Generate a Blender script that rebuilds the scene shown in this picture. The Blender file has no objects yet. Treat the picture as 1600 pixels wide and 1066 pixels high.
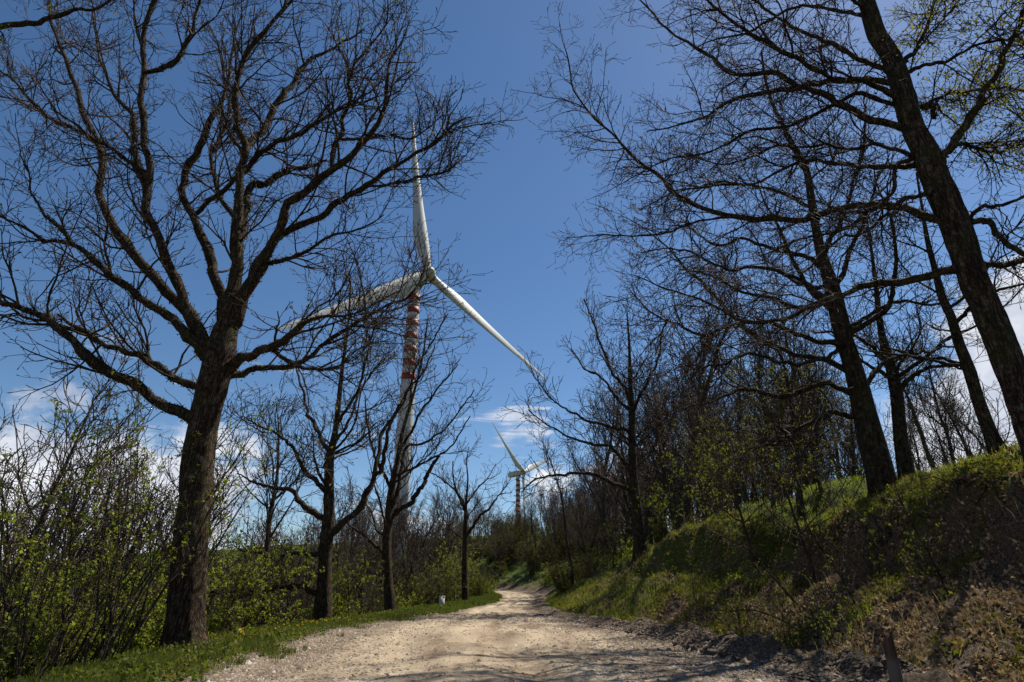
import bpy, math
import numpy as np
from math import radians as rad
SC = bpy.context.scene
COL = SC.collection

# ------------------------------------------------------------------ camera
EYE = 1.25
PITCH = rad(22.7)
FPX = 930.0                      # focal length in pixels of a 1600 px wide frame
cd = bpy.data.cameras.new('camera'); cam = bpy.data.objects.new('camera', cd); COL.objects.link(cam)
cam.location = (0, 0, EYE); cam.rotation_euler = (math.pi/2 + PITCH, 0, 0)
cd.sensor_width = 36; cd.lens = 36*FPX/1600; cd.clip_start = .1; cd.clip_end = 20000
SC.camera = cam

# ------------------------------------------------------------------ sun, sky, exposure
SUN_EL, SUN_AZ = rad(55), rad(50)         # azimuth to the right of straight ahead (+Y)
sl = bpy.data.lights.new('sun', 'SUN'); sl.energy = 5.0; sl.angle = rad(.5); sl.color = (1, .93, .82)
sun = bpy.data.objects.new('sun', sl); COL.objects.link(sun)
sun.rotation_euler = (math.pi/2 - SUN_EL, 0, -SUN_AZ + math.pi)
SC.view_settings.view_transform = 'Standard'; SC.view_settings.look = 'None'
SC.view_settings.gamma = 1; SC.view_settings.use_curve_mapping = False
SC.view_settings.exposure = 0.62

W = bpy.data.worlds.new('World'); SC.world = W; W.use_nodes = True
nt = W.node_tree; nt.nodes.clear()
class NT:
    """small helper to wire shader nodes"""
    def __init__(s, t): s.t = t
    def n(s, typ, **kw):
        d = s.t.nodes.new(typ)
        for k, v in kw.items(): setattr(d, k, v)
        return d
    def l(s, a, b): s.t.links.new(a, b)
    def put(s, sock, v):
        if hasattr(v, 'is_output') or isinstance(v, bpy.types.NodeSocket): s.l(v, sock)
        else: sock.default_value = v
    def m(s, op, a, b=None, c=None, clamp=False):
        d = s.n('ShaderNodeMath', operation=op); d.use_clamp = clamp
        s.put(d.inputs[0], a)
        if b is not None: s.put(d.inputs[1], b)
        if c is not None: s.put(d.inputs[2], c)
        return d.outputs[0]
    def vm(s, op, a, b=None):
        d = s.n('ShaderNodeVectorMath', operation=op); s.put(d.inputs[0], a)
        if b is not None: s.put(d.inputs[1], b)
        return d.outputs['Value'] if op in ('DOT_PRODUCT', 'LENGTH') else d.outputs[0]
    def noise(s, vec, scale, detail=4, rough=.5, dist=0):
        d = s.n('ShaderNodeTexNoise'); s.l(vec, d.inputs['Vector'])
        d.inputs['Scale'].default_value = scale; d.inputs['Detail'].default_value = detail
        d.inputs['Roughness'].default_value = rough; d.inputs['Distortion'].default_value = dist
        return d.outputs[0]
    def mr(s, v, a, b, c=0., d_=1., smooth=True):
        d = s.n('ShaderNodeMapRange'); d.interpolation_type = 'SMOOTHSTEP' if smooth else 'LINEAR'
        s.put(d.inputs[0], v); d.inputs[1].default_value = a; d.inputs[2].default_value = b
        d.inputs[3].default_value = c; d.inputs[4].default_value = d_
        return d.outputs[0]
    def mix(s, f, a, b, mode='MIX'):
        d = s.n('ShaderNodeMix', data_type='RGBA', blend_type=mode)
        s.put(d.inputs[0], f); s.put(d.inputs[6], a); s.put(d.inputs[7], b)
        return d.outputs[2]
    def scalev(s, vec, sc):
        d = s.n('ShaderNodeMapping'); s.l(vec, d.inputs[0]); d.inputs['Scale'].default_value = sc
        return d.outputs[0]
w = NT(nt)
sky = w.n('ShaderNodeTexSky', sky_type='NISHITA'); sky.sun_disc = False
sky.sun_elevation = SUN_EL; sky.sun_rotation = SUN_AZ; sky.altitude = 900
sky.air_density = 1.0; sky.dust_density = .35; sky.ozone_density = 2.2
hs = w.n('ShaderNodeHueSaturation'); hs.inputs['Saturation'].default_value = 1.16; hs.inputs['Value'].default_value = 1
w.l(sky.outputs[0], hs.inputs['Color'])
tc = w.n('ShaderNodeTexCoord').outputs['Generated']
sp = w.n('ShaderNodeSeparateXYZ'); w.l(tc, sp.inputs[0]); zz = sp.outputs[2]
# flat cloud layer coordinates: direction / (z + .12)
den = w.m('ADD', w.m('MAXIMUM', zz, 0.0), .16)
cv = w.n('ShaderNodeCombineXYZ')
w.l(w.m('DIVIDE', sp.outputs[0], den), cv.inputs[0]); w.l(w.m('DIVIDE', sp.outputs[1], den), cv.inputs[1])
w.l(w.m('MULTIPLY', zz, 3.0), cv.inputs[2])
n1 = w.noise(cv.outputs[0], 1.7, 10, .64, .35)
n2 = w.noise(tc, 7.0, 9, .6, .2)
def bank(az, el, r0, r1, amp):
    a, e = rad(az), rad(el)
    d = (math.cos(e)*math.sin(a), math.cos(e)*math.cos(a), math.sin(e))
    dt = w.vm('DOT_PRODUCT', tc, d)
    return w.mr(dt, math.cos(rad(r1)), math.cos(rad(r0)), 0, amp)
cov = w.mr(zz, .02, .42, .16, -.14)                       # more cloud low down, clear overhead
for b_ in ((-38, 10.5, 1, 7, .24), (-28, 10, 1, 7.5, .25), (-33, 3, 2, 9, .14), (-60, 8, 8, 20, .25), (40, 17, 5, 15, .22), (43, 6, 4, 12, .26), (58, 16, 10, 22, .24),
           (3, 9.0, .3, 3, .10), (14, 12, 2, 10, .16), (120, 12, 10, 30, .25), (200, 12, 10, 35, .25), (-110, 14, 12, 30, .25)):
    cov = w.m('ADD', cov, bank(*b_))
cov = w.m('SUBTRACT', cov, bank(-9, 21, 6, 12, .30))
mixn = w.m('ADD', w.m('MULTIPLY', n1, .55), w.m('MULTIPLY', n2, .45))
cm = w.mr(w.m('ADD', mixn, cov), .67, .775)
cm = w.m('MULTIPLY', cm, w.mr(zz, 0.0, .06, .35, 1.0))
streak = w.noise(w.scalev(tc, (1, 1, 7)), 6.5, 7, .58, .25)          # thin wisps low in the sky
band = w.m('MULTIPLY', w.mr(zz, .06, .13), w.mr(zz, .26, .36, 1, 0))
cm = w.m('MAXIMUM', cm, w.m('MULTIPLY', w.mr(w.m('ADD', streak, w.m('ADD', bank(1, 13.8, 1, 5, .11), bank(3, 9, 1, 4.5, .09))), .60, .74, 0, .8), band))
shade = w.mr(w.noise(tc, 9.0, 6, .6), .35, .7, .0, 1.0)
ccol = w.mix(shade, (5.2, 5.6, 6.6, 1), (9.6, 9.7, 10.0, 1))
fin = w.mix(w.m('MULTIPLY', cm, .93), hs.outputs[0], ccol)
bg = w.n('ShaderNodeBackground'); w.l(fin, bg.inputs[0]); bg.inputs[1].default_value = .071
wo = w.n('ShaderNodeOutputWorld'); w.l(bg.outputs[0], wo.inputs[0])

# ------------------------------------------------------------------ geometry helpers
CP, SP = math.cos(PITCH), math.sin(PITCH)
def ray(px, py):
    x = (px-800)/FPX; y = (533-py)/FPX
    return np.array([x, CP-SP*y, SP+CP*y])
def at(px, py, Y):                       # world point seen at a pixel, on the vertical plane Y metres ahead
    r = ray(px, py); s = Y/r[1]
    return np.array([r[0]*s, Y, EYE+r[2]*s]), s
def new_mesh(name, V, loops, starts, totals, mats, smooth=True, attrs=None, midx=None):
    me = bpy.data.meshes.new(name)
    V = np.asarray(V, np.float32).reshape(-1, 3)
    me.vertices.add(len(V)); me.vertices.foreach_set('co', V.ravel())
    me.loops.add(len(loops)); me.loops.foreach_set('vertex_index', np.asarray(loops, np.int32))
    me.polygons.add(len(starts)); me.polygons.foreach_set('loop_start', np.asarray(starts, np.int32))
    me.polygons.foreach_set('loop_total', np.asarray(totals, np.int32))
    if smooth: me.polygons.foreach_set('use_smooth', np.ones(len(starts), bool))
    if midx is not None: me.polygons.foreach_set('material_index', np.asarray(midx, np.int32))
    for k, v in (attrs or {}).items():
        a = me.attributes.new(k, 'FLOAT', 'POINT'); a.data.foreach_set('value', np.asarray(v, np.float32))
    for m_ in (mats if isinstance(mats, (list, tuple)) else [mats]): me.materials.append(m_)
    me.update(calc_edges=True)
    return me
def ngon_mesh(name, V, F, mats, smooth=True, **k):      # F: (M,k) index array
    F = np.asarray(F, np.int32); M, q = F.shape
    return new_mesh(name, V, F.ravel(), np.arange(M)*q, np.full(M, q), mats, smooth, **k)
def obj(name, me, parent=None, loc=None):
    o = bpy.data.objects.new(name, me); COL.objects.link(o)
    if parent is not None: o.parent = parent
    if loc is not None: o.location = loc
    return o
def thing(name, label, cat, loc=(0, 0, 0), group=None, rz=0):
    o = bpy.data.objects.new(name, None); COL.objects.link(o)
    o.location = loc; o.rotation_euler = (0, 0, rz); o.empty_display_size = .3
    o['label'] = label; o['category'] = cat
    if group: o['group'] = group
    return o
def tag(o, label=None, cat=None, group=None, kind=None):
    for k, v in (('label', label), ('category', cat), ('group', group), ('kind', kind)):
        if v: o[k] = v
    return o
def unit(v): return v/np.maximum(np.linalg.norm(v, axis=-1, keepdims=True), 1e-9)
def crom(pts, n):                        # Catmull-Rom resample by arc length; pts (k, d)
    pts = np.asarray(pts, float)
    if len(pts) == 2:
        t = np.linspace(0, 1, n)[:, None]; return pts[0]*(1-t)+pts[1]*t
    e = np.vstack([2*pts[0]-pts[1], pts, 2*pts[-1]-pts[-2]])
    out = []
    for i in range(len(pts)-1):
        p0, p1, p2, p3 = e[i:i+4]
        for t in np.linspace(0, 1, 8, endpoint=False):
            out.append(.5*((2*p1)+(-p0+p2)*t+(2*p0-5*p1+4*p2-p3)*t*t+(-p0+3*p1-3*p2+p3)*t**3))
    out.append(pts[-1]); out = np.array(out)
    L = np.r_[0, np.cumsum(np.linalg.norm(np.diff(out[:, :3], axis=0), axis=1))]
    u = np.linspace(0, L[-1], n)
    return np.stack([np.interp(u, L, out[:, k]) for k in range(out.shape[1])], 1)

def frames(P):
    T = np.empty_like(P); T[:, 1:-1] = P[:, 2:]-P[:, :-2]; T[:, 0] = P[:, 1]-P[:, 0]; T[:, -1] = P[:, -1]-P[:, -2]
    T = unit(T); m = unit(P[:, -1]-P[:, 0])
    ref = np.where(np.abs(m[:, 2:3]) < .7, np.array([[0, 0, 1.]]), np.array([[1., 0, 0]]))[:, None, :]
    U = unit(np.cross(T, np.broadcast_to(ref, T.shape))); Vv = np.cross(T, U)
    return T, U, Vv
def tubes(P, R, K, ring=None):
    """P (B,N,3), R (B,N) -> verts, quads of B closed tubes"""
    B, N = R.shape; T, U, Vv = frames(P)
    a = np.arange(K)*2*np.pi/K
    rr = R[:, :, None] if ring is None else R[:, :, None]*ring
    X = P[:, :, None, :]+rr[..., None]*(np.cos(a)[None, None, :, None]*U[:, :, None, :]+np.sin(a)[None, None, :, None]*Vv[:, :, None, :])
    b = (np.arange(B)*N*K)[:, None, None]; i = (np.arange(N-1)*K)[None, :, None]; k = np.arange(K)[None, None, :]; k2 = (k+1) % K
    F = np.stack([b+i+k, b+i+k2, b+i+K+k2, b+i+K+k], -1).reshape(-1, 4)
    return X.reshape(-1, 3), F
class Bag:                                # collects quads into one mesh
    def __init__(s): s.V = []; s.F = []; s.n = 0
    def add(s, V, F): s.V.append(V); s.F.append(np.asarray(F)+s.n); s.n += len(V); return s
    def mesh(s, name, mats, smooth=True, off=None):
        V = np.concatenate(s.V)
        if off is not None: V = V-np.asarray(off)
        F = np.concatenate([f if f.shape[1] == 4 else np.c_[f, f[:, :1]] for f in s.F]) if len({f.shape[1] for f in s.F}) > 1 else np.concatenate(s.F)
        return ngon_mesh(name, V, F, mats, smooth)
def blade_frame(rng, n):
    d = unit(rng.normal(size=(n, 3))); e = unit(np.cross(d, rng.normal(size=(n, 3)))); return d, e
def leaf_quads(rng, C, size, droop=.0, long=1.5):
    """kite shaped leaves folded a little along the middle: 4 verts, one quad each"""
    n = len(C); d, e = blade_frame(rng, n); d[:, 2] -= droop; d = unit(d)
    e = unit(np.cross(d, np.cross(e, d))); nrm = np.cross(d, e)
    s = (size*rng.uniform(.6, 1.25, n))[:, None]
    a = C; b = C+d*s*.5*long+e*s*.5+nrm*s*.12; c_ = C+d*s*long; dd = C+d*s*.5*long-e*s*.5+nrm*s*.12
    V = np.stack([a, b, c_, dd], 1).reshape(-1, 3)
    return V, np.arange(n*4).reshape(n, 4)
def children(rng, P, R, spacing, tmin=.1, tmax=.98, ang=(35, 65), rr=(.4, .7), Lk=60., Lp=1.0, Lmax=3., npts=6,
             crook=.22, up=.05, rmin=.006, taper=.75, cap=1.0, flat=0., thin=None, rcap=None):
    B, N = R.shape
    L = np.linalg.norm(np.diff(P, axis=1), axis=2).sum(1)
    cnt = np.floor(L*(tmax-tmin)/spacing+rng.random(B)).astype(int)
    idx = np.repeat(np.arange(B), cnt)
    if len(idx) == 0: return np.zeros((0, npts, 3)), np.zeros((0, npts))
    t = rng.uniform(tmin, tmax, len(idx)); f = t*(N-1); i0 = np.minimum(f.astype(int), N-2); fr = (f-i0)[:, None]
    A = P[idx, i0]*(1-fr)+P[idx, i0+1]*fr; T = unit(P[idx, i0+1]-P[idx, i0])
    r = R[idx, i0]*(1-fr[:, 0])+R[idx, i0+1]*fr[:, 0]
    if thin is not None:
        kp = rng.random(len(idx)) < np.clip(thin/r, .12, 1); idx, A, T, r = idx[kp], A[kp], T[kp], r[kp]
    q = rng.normal(size=T.shape); q[:, 2] *= (1-flat); q = unit(np.cross(np.cross(T, q), T))
    a = np.radians(rng.uniform(ang[0], ang[1], len(idx)))[:, None]
    d = unit(np.cos(a)*T+np.sin(a)*q)
    rc = r*rng.uniform(rr[0], rr[1], len(idx))
    if rcap is not None: rc = np.minimum(rc, rcap*rng.uniform(.5, 1, len(rc)))
    Lc = Lk*np.maximum(rc, rmin)**Lp*rng.uniform(.55, 1.35, len(idx)); Lc = np.minimum(np.minimum(Lc, Lmax), L[idx]*cap)
    out = [A]; cur = A
    for j in range(npts-1):
        d = unit(d+crook*rng.normal(size=d.shape)+np.array([0, 0, up])); cur = cur+d*(Lc/(npts-1))[:, None]; out.append(cur)
    s = np.linspace(0, 1, npts)[None]
    return np.stack(out, 1), np.maximum(rc[:, None]*(1-taper*s), rmin)

# ------------------------------------------------------------------ materials
def mat(name):
    m_ = bpy.data.materials.new(name); m_.use_nodes = True; m_.node_tree.nodes.clear(); return m_, NT(m_.node_tree)
def finish(t, col, rough=.9, bump=None, bd=.02, bs=.6, spec=.3, translucent=0, tcol=None):
    p = t.n('ShaderNodeBsdfPrincipled'); t.put(p.inputs['Base Color'], col); t.put(p.inputs['Roughness'], rough)
    p.inputs['Specular IOR Level'].default_value = spec
    if bump is not None:
        b = t.n('ShaderNodeBump'); b.inputs['Strength'].default_value = bs; b.inputs['Distance'].default_value = bd
        t.l(bump, b.inputs['Height']); t.l(b.outputs[0], p.inputs['Normal'])
    o = t.n('ShaderNodeOutputMaterial'); sh = p.outputs[0]
    if translucent:
        tr = t.n('ShaderNodeBsdfTranslucent'); t.put(tr.inputs[0], tcol if tcol is not None else col)
        mx = t.n('ShaderNodeMixShader'); mx.inputs[0].default_value = translucent
        t.l(sh, mx.inputs[1]); t.l(tr.outputs[0], mx.inputs[2]); sh = mx.outputs[0]
    t.l(sh, o.inputs[0])
def bark(name, dark, light, moss=None, mossamt=.5, scale=1.0):
    m_, t = mat(name); oc = t.n('ShaderNodeTexCoord').outputs['Object']
    v = t.scalev(oc, (1, 1, .16)); nd = t.noise(oc, 9*scale, 5, .6)
    f1 = t.m('ABSOLUTE', t.m('SUBTRACT', t.noise(v, 15*scale, 3, .55, .4), .5)); f2 = t.m('ABSOLUTE', t.m('SUBTRACT', t.noise(t.scalev(oc, (1, 1, .55)), 19*scale, 3, .5, .3), .5))
    crack = t.m('MULTIPLY', t.mr(f1, 0, .075), t.mr(f2, 0, .05, .45, 1))
    c = t.mix(t.m('MULTIPLY', crack, t.mr(nd, .3, .75, .25, 1)), dark, light)
    lich = t.mr(t.noise(oc, 5.5*scale, 6, .65), .57, .66)
    c = t.mix(t.m('MULTIPLY', lich, .5), c, (.17, .17, .14, 1))
    if moss:
        mm = t.mr(t.noise(oc, 2.2, 6, .7), .5-.1*mossamt, .66-.1*mossamt); c = t.mix(t.m('MULTIPLY', mm, mossamt), c, moss)
    h = t.m('ADD', crack, t.m('MULTIPLY', t.noise(oc, 60*scale, 4, .6), .5))
    finish(t, c, .92, h, .05, 1.0, .12); return m_
M_BARK = bark('oak_bark', (.018, .012, .008, 1), (.135, .09, .056, 1), (.06, .065, .022, 1), .35)
M_BARKR = bark('mossy_dark_bark', (.016, .011, .008, 1), (.11, .078, .052, 1), (.055, .06, .02, 1), .5)
M_BARKF = bark('forest_bark', (.035, .027, .02, 1), (.11, .085, .062, 1), (.05, .055, .025, 1), .4, .6)
def simple(name, ca, cb, scale=6, **k):
    m_, t = mat(name); oc = t.n('ShaderNodeTexCoord').outputs['Object']
    finish(t, t.mix(t.mr(t.noise(oc, scale, 4, .6), .35, .65), ca, cb), **k); return m_
M_TWIG = simple('twig_bark', (.016, .010, .006, 1), (.06, .035, .02, 1), 1.5, rough=.8, spec=.25)
M_TWIGF = simple('forest_twig_bark', (.028, .020, .013, 1), (.075, .052, .036, 1), .5, rough=.85, spec=.2)
def island(name, cols, rough=.6, translucent=0., tb=1.5, spec=.3):
    """colour picked per leaf / blade / stone"""
    m_, t = mat(name); g = t.n('ShaderNodeNewGeometry').outputs['Random Per Island']
    cr = t.n('ShaderNodeValToRGB'); t.l(g, cr.inputs[0]); e = cr.color_ramp.elements
    while len(e) < len(cols): e.new(.5)
    for i, c in enumerate(cols): e[i].position = i/(len(cols)-1); e[i].color = (*c, 1)
    tcol = None
    if translucent:
        tcol = t.mix(1.0, cr.outputs[0], (tb, tb, tb*.55, 1), 'MULTIPLY')
    finish(t, cr.outputs[0], rough, spec=spec, translucent=translucent, tcol=tcol); return m_
M_LEAF = island('young_leaves', [(.10, .13, .015), (.13, .17, .02), (.17, .18, .03), (.09, .12, .02)], .65, .55, 1.8, .12)
M_LEAFO = island('opening_oak_leaves', [(.13, .10, .02), (.14, .14, .02), (.10, .12, .015)], .7, .5, 1.5, .1)
M_BUSH = island('shrub_leaves', [(.055, .065, .012), (.085, .10, .016), (.12, .125, .025), (.07, .08, .015)], .7, .5, 1.6, .1)
M_GRASS = island('grass_blades', [(.045, .075, .010), (.065, .10, .014), (.11, .12, .03), (.05, .08, .012), (.14, .13, .05)], .7, .4, 1.4, .1)
M_GRASSY = island('hill_grass', [(.10, .14, .015), (.13, .17, .02), (.16, .17, .03), (.08, .12, .014), (.20, .17, .06)], .7, .45, 1.8, .1)
M_HERB = island('bank_herbs', [(.05, .062, .010), (.09, .10, .016), (.13, .13, .025), (.06, .07, .012), (.15, .11, .04)], .75, .4, 1.4, .08)
M_LITTER = island('dead_leaves', [(.10, .06, .035), (.22, .15, .09), (.32, .235, .16), (.15, .09, .05), (.45, .35, .25), (.26, .17, .10)], .85, .2, 1.2, .08)
M_MOSS = island('moss_tufts', [(.045, .035, .014), (.07, .06, .018), (.05, .055, .014), (.05, .035, .02)], .9, .2, 1.2)
M_STONE = island('road_stones', [(.10, .075, .055), (.18, .14, .10), (.26, .21, .16), (.14, .105, .08), (.40, .36, .30)], .9, spec=.15)
M_FLOW = island('dandelion_petals', [(.70, .42, .01), (.75, .50, .02)], .5, .3, 1.1)
M_BRUSH = island('budding_leaves', [(.075, .065, .025), (.10, .085, .03), (.075, .085, .018), (.10, .11, .02)], .7, .4, 1.4, .1)
M_STALK = island('straw', [(.26, .20, .11), (.34, .27, .16), (.18, .14, .08)], .8, .3, 1.2, .1)
M_WEED = island('weed_leaves', [(.05, .075, .012), (.08, .11, .016), (.13, .13, .03), (.06, .08, .012)], .7, .4, 1.4, .1)

def ground_mat():
    m_, t = mat('soil_and_turf'); oc = t.n('ShaderNodeTexCoord').outputs['Object']
    g = t.n('ShaderNodeAttribute', attribute_name='turf').outputs['Fac']
    gr = t.n('ShaderNodeAttribute', attribute_name='gravel').outputs['Fac']
    fine = t.noise(oc, 14, 6, .7); mid = t.noise(oc, 1.7, 5, .65)
    soil = t.mix(t.mr(fine, .35, .65), (.035, .024, .016, 1), (.13, .092, .062, 1))
    soil = t.mix(t.mr(t.noise(oc, 38, 4, .6), .52, .62), soil, (.20, .145, .10, 1))
    turf = t.mix(t.mr(fine, .3, .7), (.03, .05, .009, 1), (.085, .12, .02, 1))
    turf = t.mix(t.mr(mid, .5, .72), turf, (.10, .085, .035, 1))
    k = t.mr(t.m('ADD', g, t.m('MULTIPLY', t.m('SUBTRACT', mid, .5), 1.6)), .35, .65)
    c = t.mix(k, soil, turf)
    grav = t.mix(t.mr(t.noise(oc, 30, 5, .7), .3, .7), (.11, .085, .063, 1), (.25, .20, .155, 1))
    kg = t.mr(t.m('ADD', gr, t.m('MULTIPLY', t.m('SUBTRACT', t.noise(oc, 4, 6, .7), .5), 1.2)), .4, .6)
    grav = t.mix(t.n('ShaderNodeAttribute', attribute_name='spoil').outputs['Fac'], grav, t.mix(t.mr(t.noise(oc, 22, 5, .7), .35, .7), (.05, .036, .026, 1), (.20, .15, .11, 1)))
    c = t.mix(kg, c, grav)
    finish(t, c, .95, t.m('ADD', fine, t.noise(oc, 50, 4, .7)), .06, .9, .1); return m_
M_GROUND = ground_mat()
def road_mat():
    m_, t = mat('dusty_gravel_road'); oc = t.n('ShaderNodeTexCoord').outputs['Object']
    e = t.n('ShaderNodeAttribute', attribute_name='edge').outputs['Fac']      # 1 at the borders
    big = t.noise(t.scalev(oc, (1, .35, 1)), .9, 6, .6, .4)
    c = t.mix(t.mr(big, .32, .68), (.20, .15, .098, 1), (.37, .298, .205, 1))
    damp = t.mr(t.noise(t.scalev(oc, (1.6, .35, 1)), .7, 7, .7, .8), .52, .62)
    c = t.mix(t.m('MULTIPLY', damp, .62), c, (.12, .08, .05, 1))
    tr = t.n('ShaderNodeAttribute', attribute_name='track').outputs['Fac']
    c = t.mix(t.m('MULTIPLY', tr, t.mr(big, .3, .6, .2, .75)), c, (.47, .385, .27, 1))
    speck = t.noise(oc, 26, 5, .75); c = t.mix(t.m('MULTIPLY', t.mr(speck, .52, .64), .8), c, (.13, .10, .078, 1))
    vo = t.n('ShaderNodeTexVoronoi'); vo.inputs['Scale'].default_value = 34; t.l(oc, vo.inputs['Vector'])
    cobb = t.mr(vo.outputs['Distance'], .15, .5, 1, 0); sel = t.mr(vo.outputs['Color'], .55, .8)
    st = t.mix(vo.outputs['Color'], (.10, .08, .062, 1), (.36, .31, .25, 1))
    loose = t.mr(t.m('ADD', e, t.m('MULTIPLY', t.m('SUBTRACT', t.noise(oc, 1.3, 6, .7), .5), 1.7)), .3, .8)
    c = t.mix(t.m('MULTIPLY', loose, t.m('MULTIPLY', cobb, .8)), c, st)
    c = t.mix(t.m('MULTIPLY', loose, .4), c, (.14, .105, .075, 1))
    h = t.m('ADD', t.m('MULTIPLY', cobb, t.m('ADD', loose, .12)), t.m('MULTIPLY', speck, .8))
    wet = t.n('ShaderNodeAttribute', attribute_name='puddle').outputs['Fac']
    c = t.mix(t.m('MULTIPLY', wet, .8), c, (.15, .10, .05, 1))
    finish(t, c, t.m('SUBTRACT', .95, t.m('MULTIPLY', wet, .35)), h, .025, .8, .12); return m_
M_ROAD = road_mat()

# ------------------------------------------------------------------ terrain
YK = np.array([-30, 6, 9.8, 12, 15, 18, 20, 24, 28, 34, 41, 50, 61, 70, 78, 86, 94, 104, 120, 160, 400, 6000.])
XLK = np.array([-4.0, -4.0, -4.3, -4.6, -5.0, -5.1, -4.7, -3.8, -3.0, -2.1, -1.2, -.9, -1.2, -2.0, -3.4, -6.2, -11, -20, -40, -95, -430, -700])
XRK = np.array([4.4, 4.5, 4.3, 4.1, 3.7, 3.2, 2.75, 1.9, 1.25, 1.1, 1.3, 1.7, 2.0, 1.6, .5, -1.8, -6, -14, -33, -87, -415, -680])
from mathutils import noise as mnoise, Vector
def vnoise(x, y, sc, seed=0, oct_=4):
    """vectorised value noise, -1..1"""
    x = np.asarray(x, float)*sc; y = np.asarray(y, float)*sc; tot = 0; amp = 1; norm = 0
    for o in range(oct_):
        xi = np.floor(x).astype(np.int64); yi = np.floor(y).astype(np.int64); fx = x-xi; fy = y-yi
        fx = fx*fx*(3-2*fx); fy = fy*fy*(3-2*fy)
        def h(a, b):
            n_ = (a*374761393+b*668265263+(seed+o*17)*974634777) & 0x7fffffff
            n_ = ((n_ ^ (n_ >> 13))*1274126177) & 0x7fffffff
            n_ = (n_ ^ (n_ >> 16)) & 0xffff
            return n_/32767.5-1
        v = (h(xi, yi)*(1-fx)+h(xi+1, yi)*fx)*(1-fy)+(h(xi, yi+1)*(1-fx)+h(xi+1, yi+1)*fx)*fy
        tot = tot+v*amp; norm += amp; amp *= .5; x = x*2.03+11.3; y = y*2.03+7.7
    return tot/norm
_yy = np.concatenate([np.arange(-30, 165, .5), [400, 6000.]])
def _smooth(K):
    v = np.interp(_yy, YK, K); k = np.ones(9)/9
    s = np.convolve(np.r_[[v[0]]*4, v[:-2], [v[-3]]*4], k, 'valid'); return np.r_[s, v[-2:]]
_xl, _xr = _smooth(XLK), _smooth(XRK)
def XL(y): return np.interp(y, _yy, _xl)+.28*vnoise(y, 0*np.asarray(y), .8, 3)+.10*vnoise(y, 0*np.asarray(y), 5, 5)
def XR(y): return np.interp(y, _yy, _xr)+.30*vnoise(y, 0*np.asarray(y), .7, 4)+.10*vnoise(y, 0*np.asarray(y), 5, 6)
def ZR(y): return np.interp(y, [-30, 8, 80, 110, 200, 6000], [0, 0, 1.08, 1.7, 3.0, 3.0])
def ss(x, a, b): t = np.clip((x-a)/(b-a), 0, 1); return t*t*(3-2*t)
def LIP(x, y): return 4.3+.9*vnoise(y, x*.3, .23, 12)+.35*vnoise(y, x, 1.1, 13)
def ground_z(x, y):
    x = np.asarray(x, float); y = np.asarray(y, float)
    xl, xr = XL(y), XR(y); z = ZR(y)
    slope = np.maximum(1, np.abs(np.gradient(np.interp(np.stack([y-1, y, y+1]), _yy, _xr), axis=0)[1]))**.5
    er = np.maximum(x-xr, 0)/slope; el = np.maximum(xl-x, 0)/slope
    # the bank: a little heap of spoil, a soft lower slope, a steep lip and a grassy hillside
    heap = .26*(1-.6*ss(y, 15, 26))*np.exp(-((er-.55)/.42)**2)*np.clip(1+1.2*vnoise(x, y, 1.3, 8)+.5*vnoise(x, y, 5, 9), .1, 3)*(er > 0)
    lip = LIP(x, y)
    near = 1-ss(y, 26, 42)
    hr = heap+.40*np.maximum(er-.9, 0)*(er < 1e9)
    hr = heap+.42*np.clip(er-.9, 0, None)-.42*np.clip(er-lip, 0, None)
    hr = hr+(1.25*near+.5*(1-near))*np.clip(.85+.95*vnoise(y, x*.4, .45, 14), .15, 1.3)*ss(er, lip, lip+.6+.9*np.clip(vnoise(y, x, .6, 15), 0, 1))+.30*np.clip(er-lip, 0, 5.5)+.13*np.clip(er-lip-5.5, 0, 9)+.02*np.clip(er-lip-14.5, 0, 60)
    bump = ss(er, .8, 2.5)*(.22*vnoise(x, y, .8, 21)+(.20*vnoise(x, y, 2.2, 22)+.08*vnoise(x, y, 6, 23))*(er < 7)+(.05*vnoise(x, y, 2.2, 22)+.03*vnoise(x, y, 6, 23))*(er >= 7)*(er < 14))
    # gullies on the bank further on
    gul = ss(er, 1, 2)*(1-ss(er, 5.5, 7.5))*(.30+.25*ss(y, 12, 20))*vnoise(y-er*.7, er*.22, .62, 31, 5)
    hr = hr+bump+gul+4.4*ss(y, 78, 130)*ss(er, 4, 24)*(1-.8*ss(y, 220, 420))
    # left: flat verge, then the slope drops away into the valley
    hl = .05*ss(el, 0, .6)-.04*np.clip(el-1.2, 0, 1.2)-.36*np.clip(el-2.4, 0, 16)-.27*np.clip(el-18.4, 0, 250)-.02*np.clip(el-270, 0, 4000)
    hl = hl+ss(el, .2, 2)*(.05*vnoise(x, y, 1.3, 41))+ss(el, 3, 9)*.5*vnoise(x, y, .15, 42)
    on = (x >= xl) & (x <= xr)
    mid = .5*(xl+xr); hw = np.maximum(.5*(xr-xl), .5); u = (x-mid)/hw
    rut = -.06*np.exp(-((u+.42+.1*vnoise(y, 0*y, .2, 51))/.13)**2)-.07*np.exp(-((u-.12+.14*vnoise(y, 0*y, .2, 52))/.10)**2)*(1+.8*vnoise(x*3, y, 1.2, 59))
    rr_ = rut+.03*vnoise(x, y*.5, .9, 53)+.028*vnoise(x, y, 3.5, 54)*(1+u*u)+.03*(1-u*u)
    fade = ss(1-np.abs(u), 0, .08)
    return z+np.where(on, rr_*fade, 0)+np.where(x > xr, hr, 0)+np.where(x < xl, hl, 0)
def gz(x, y): return float(ground_z(np.array([x]), np.array([y]))[0])

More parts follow.
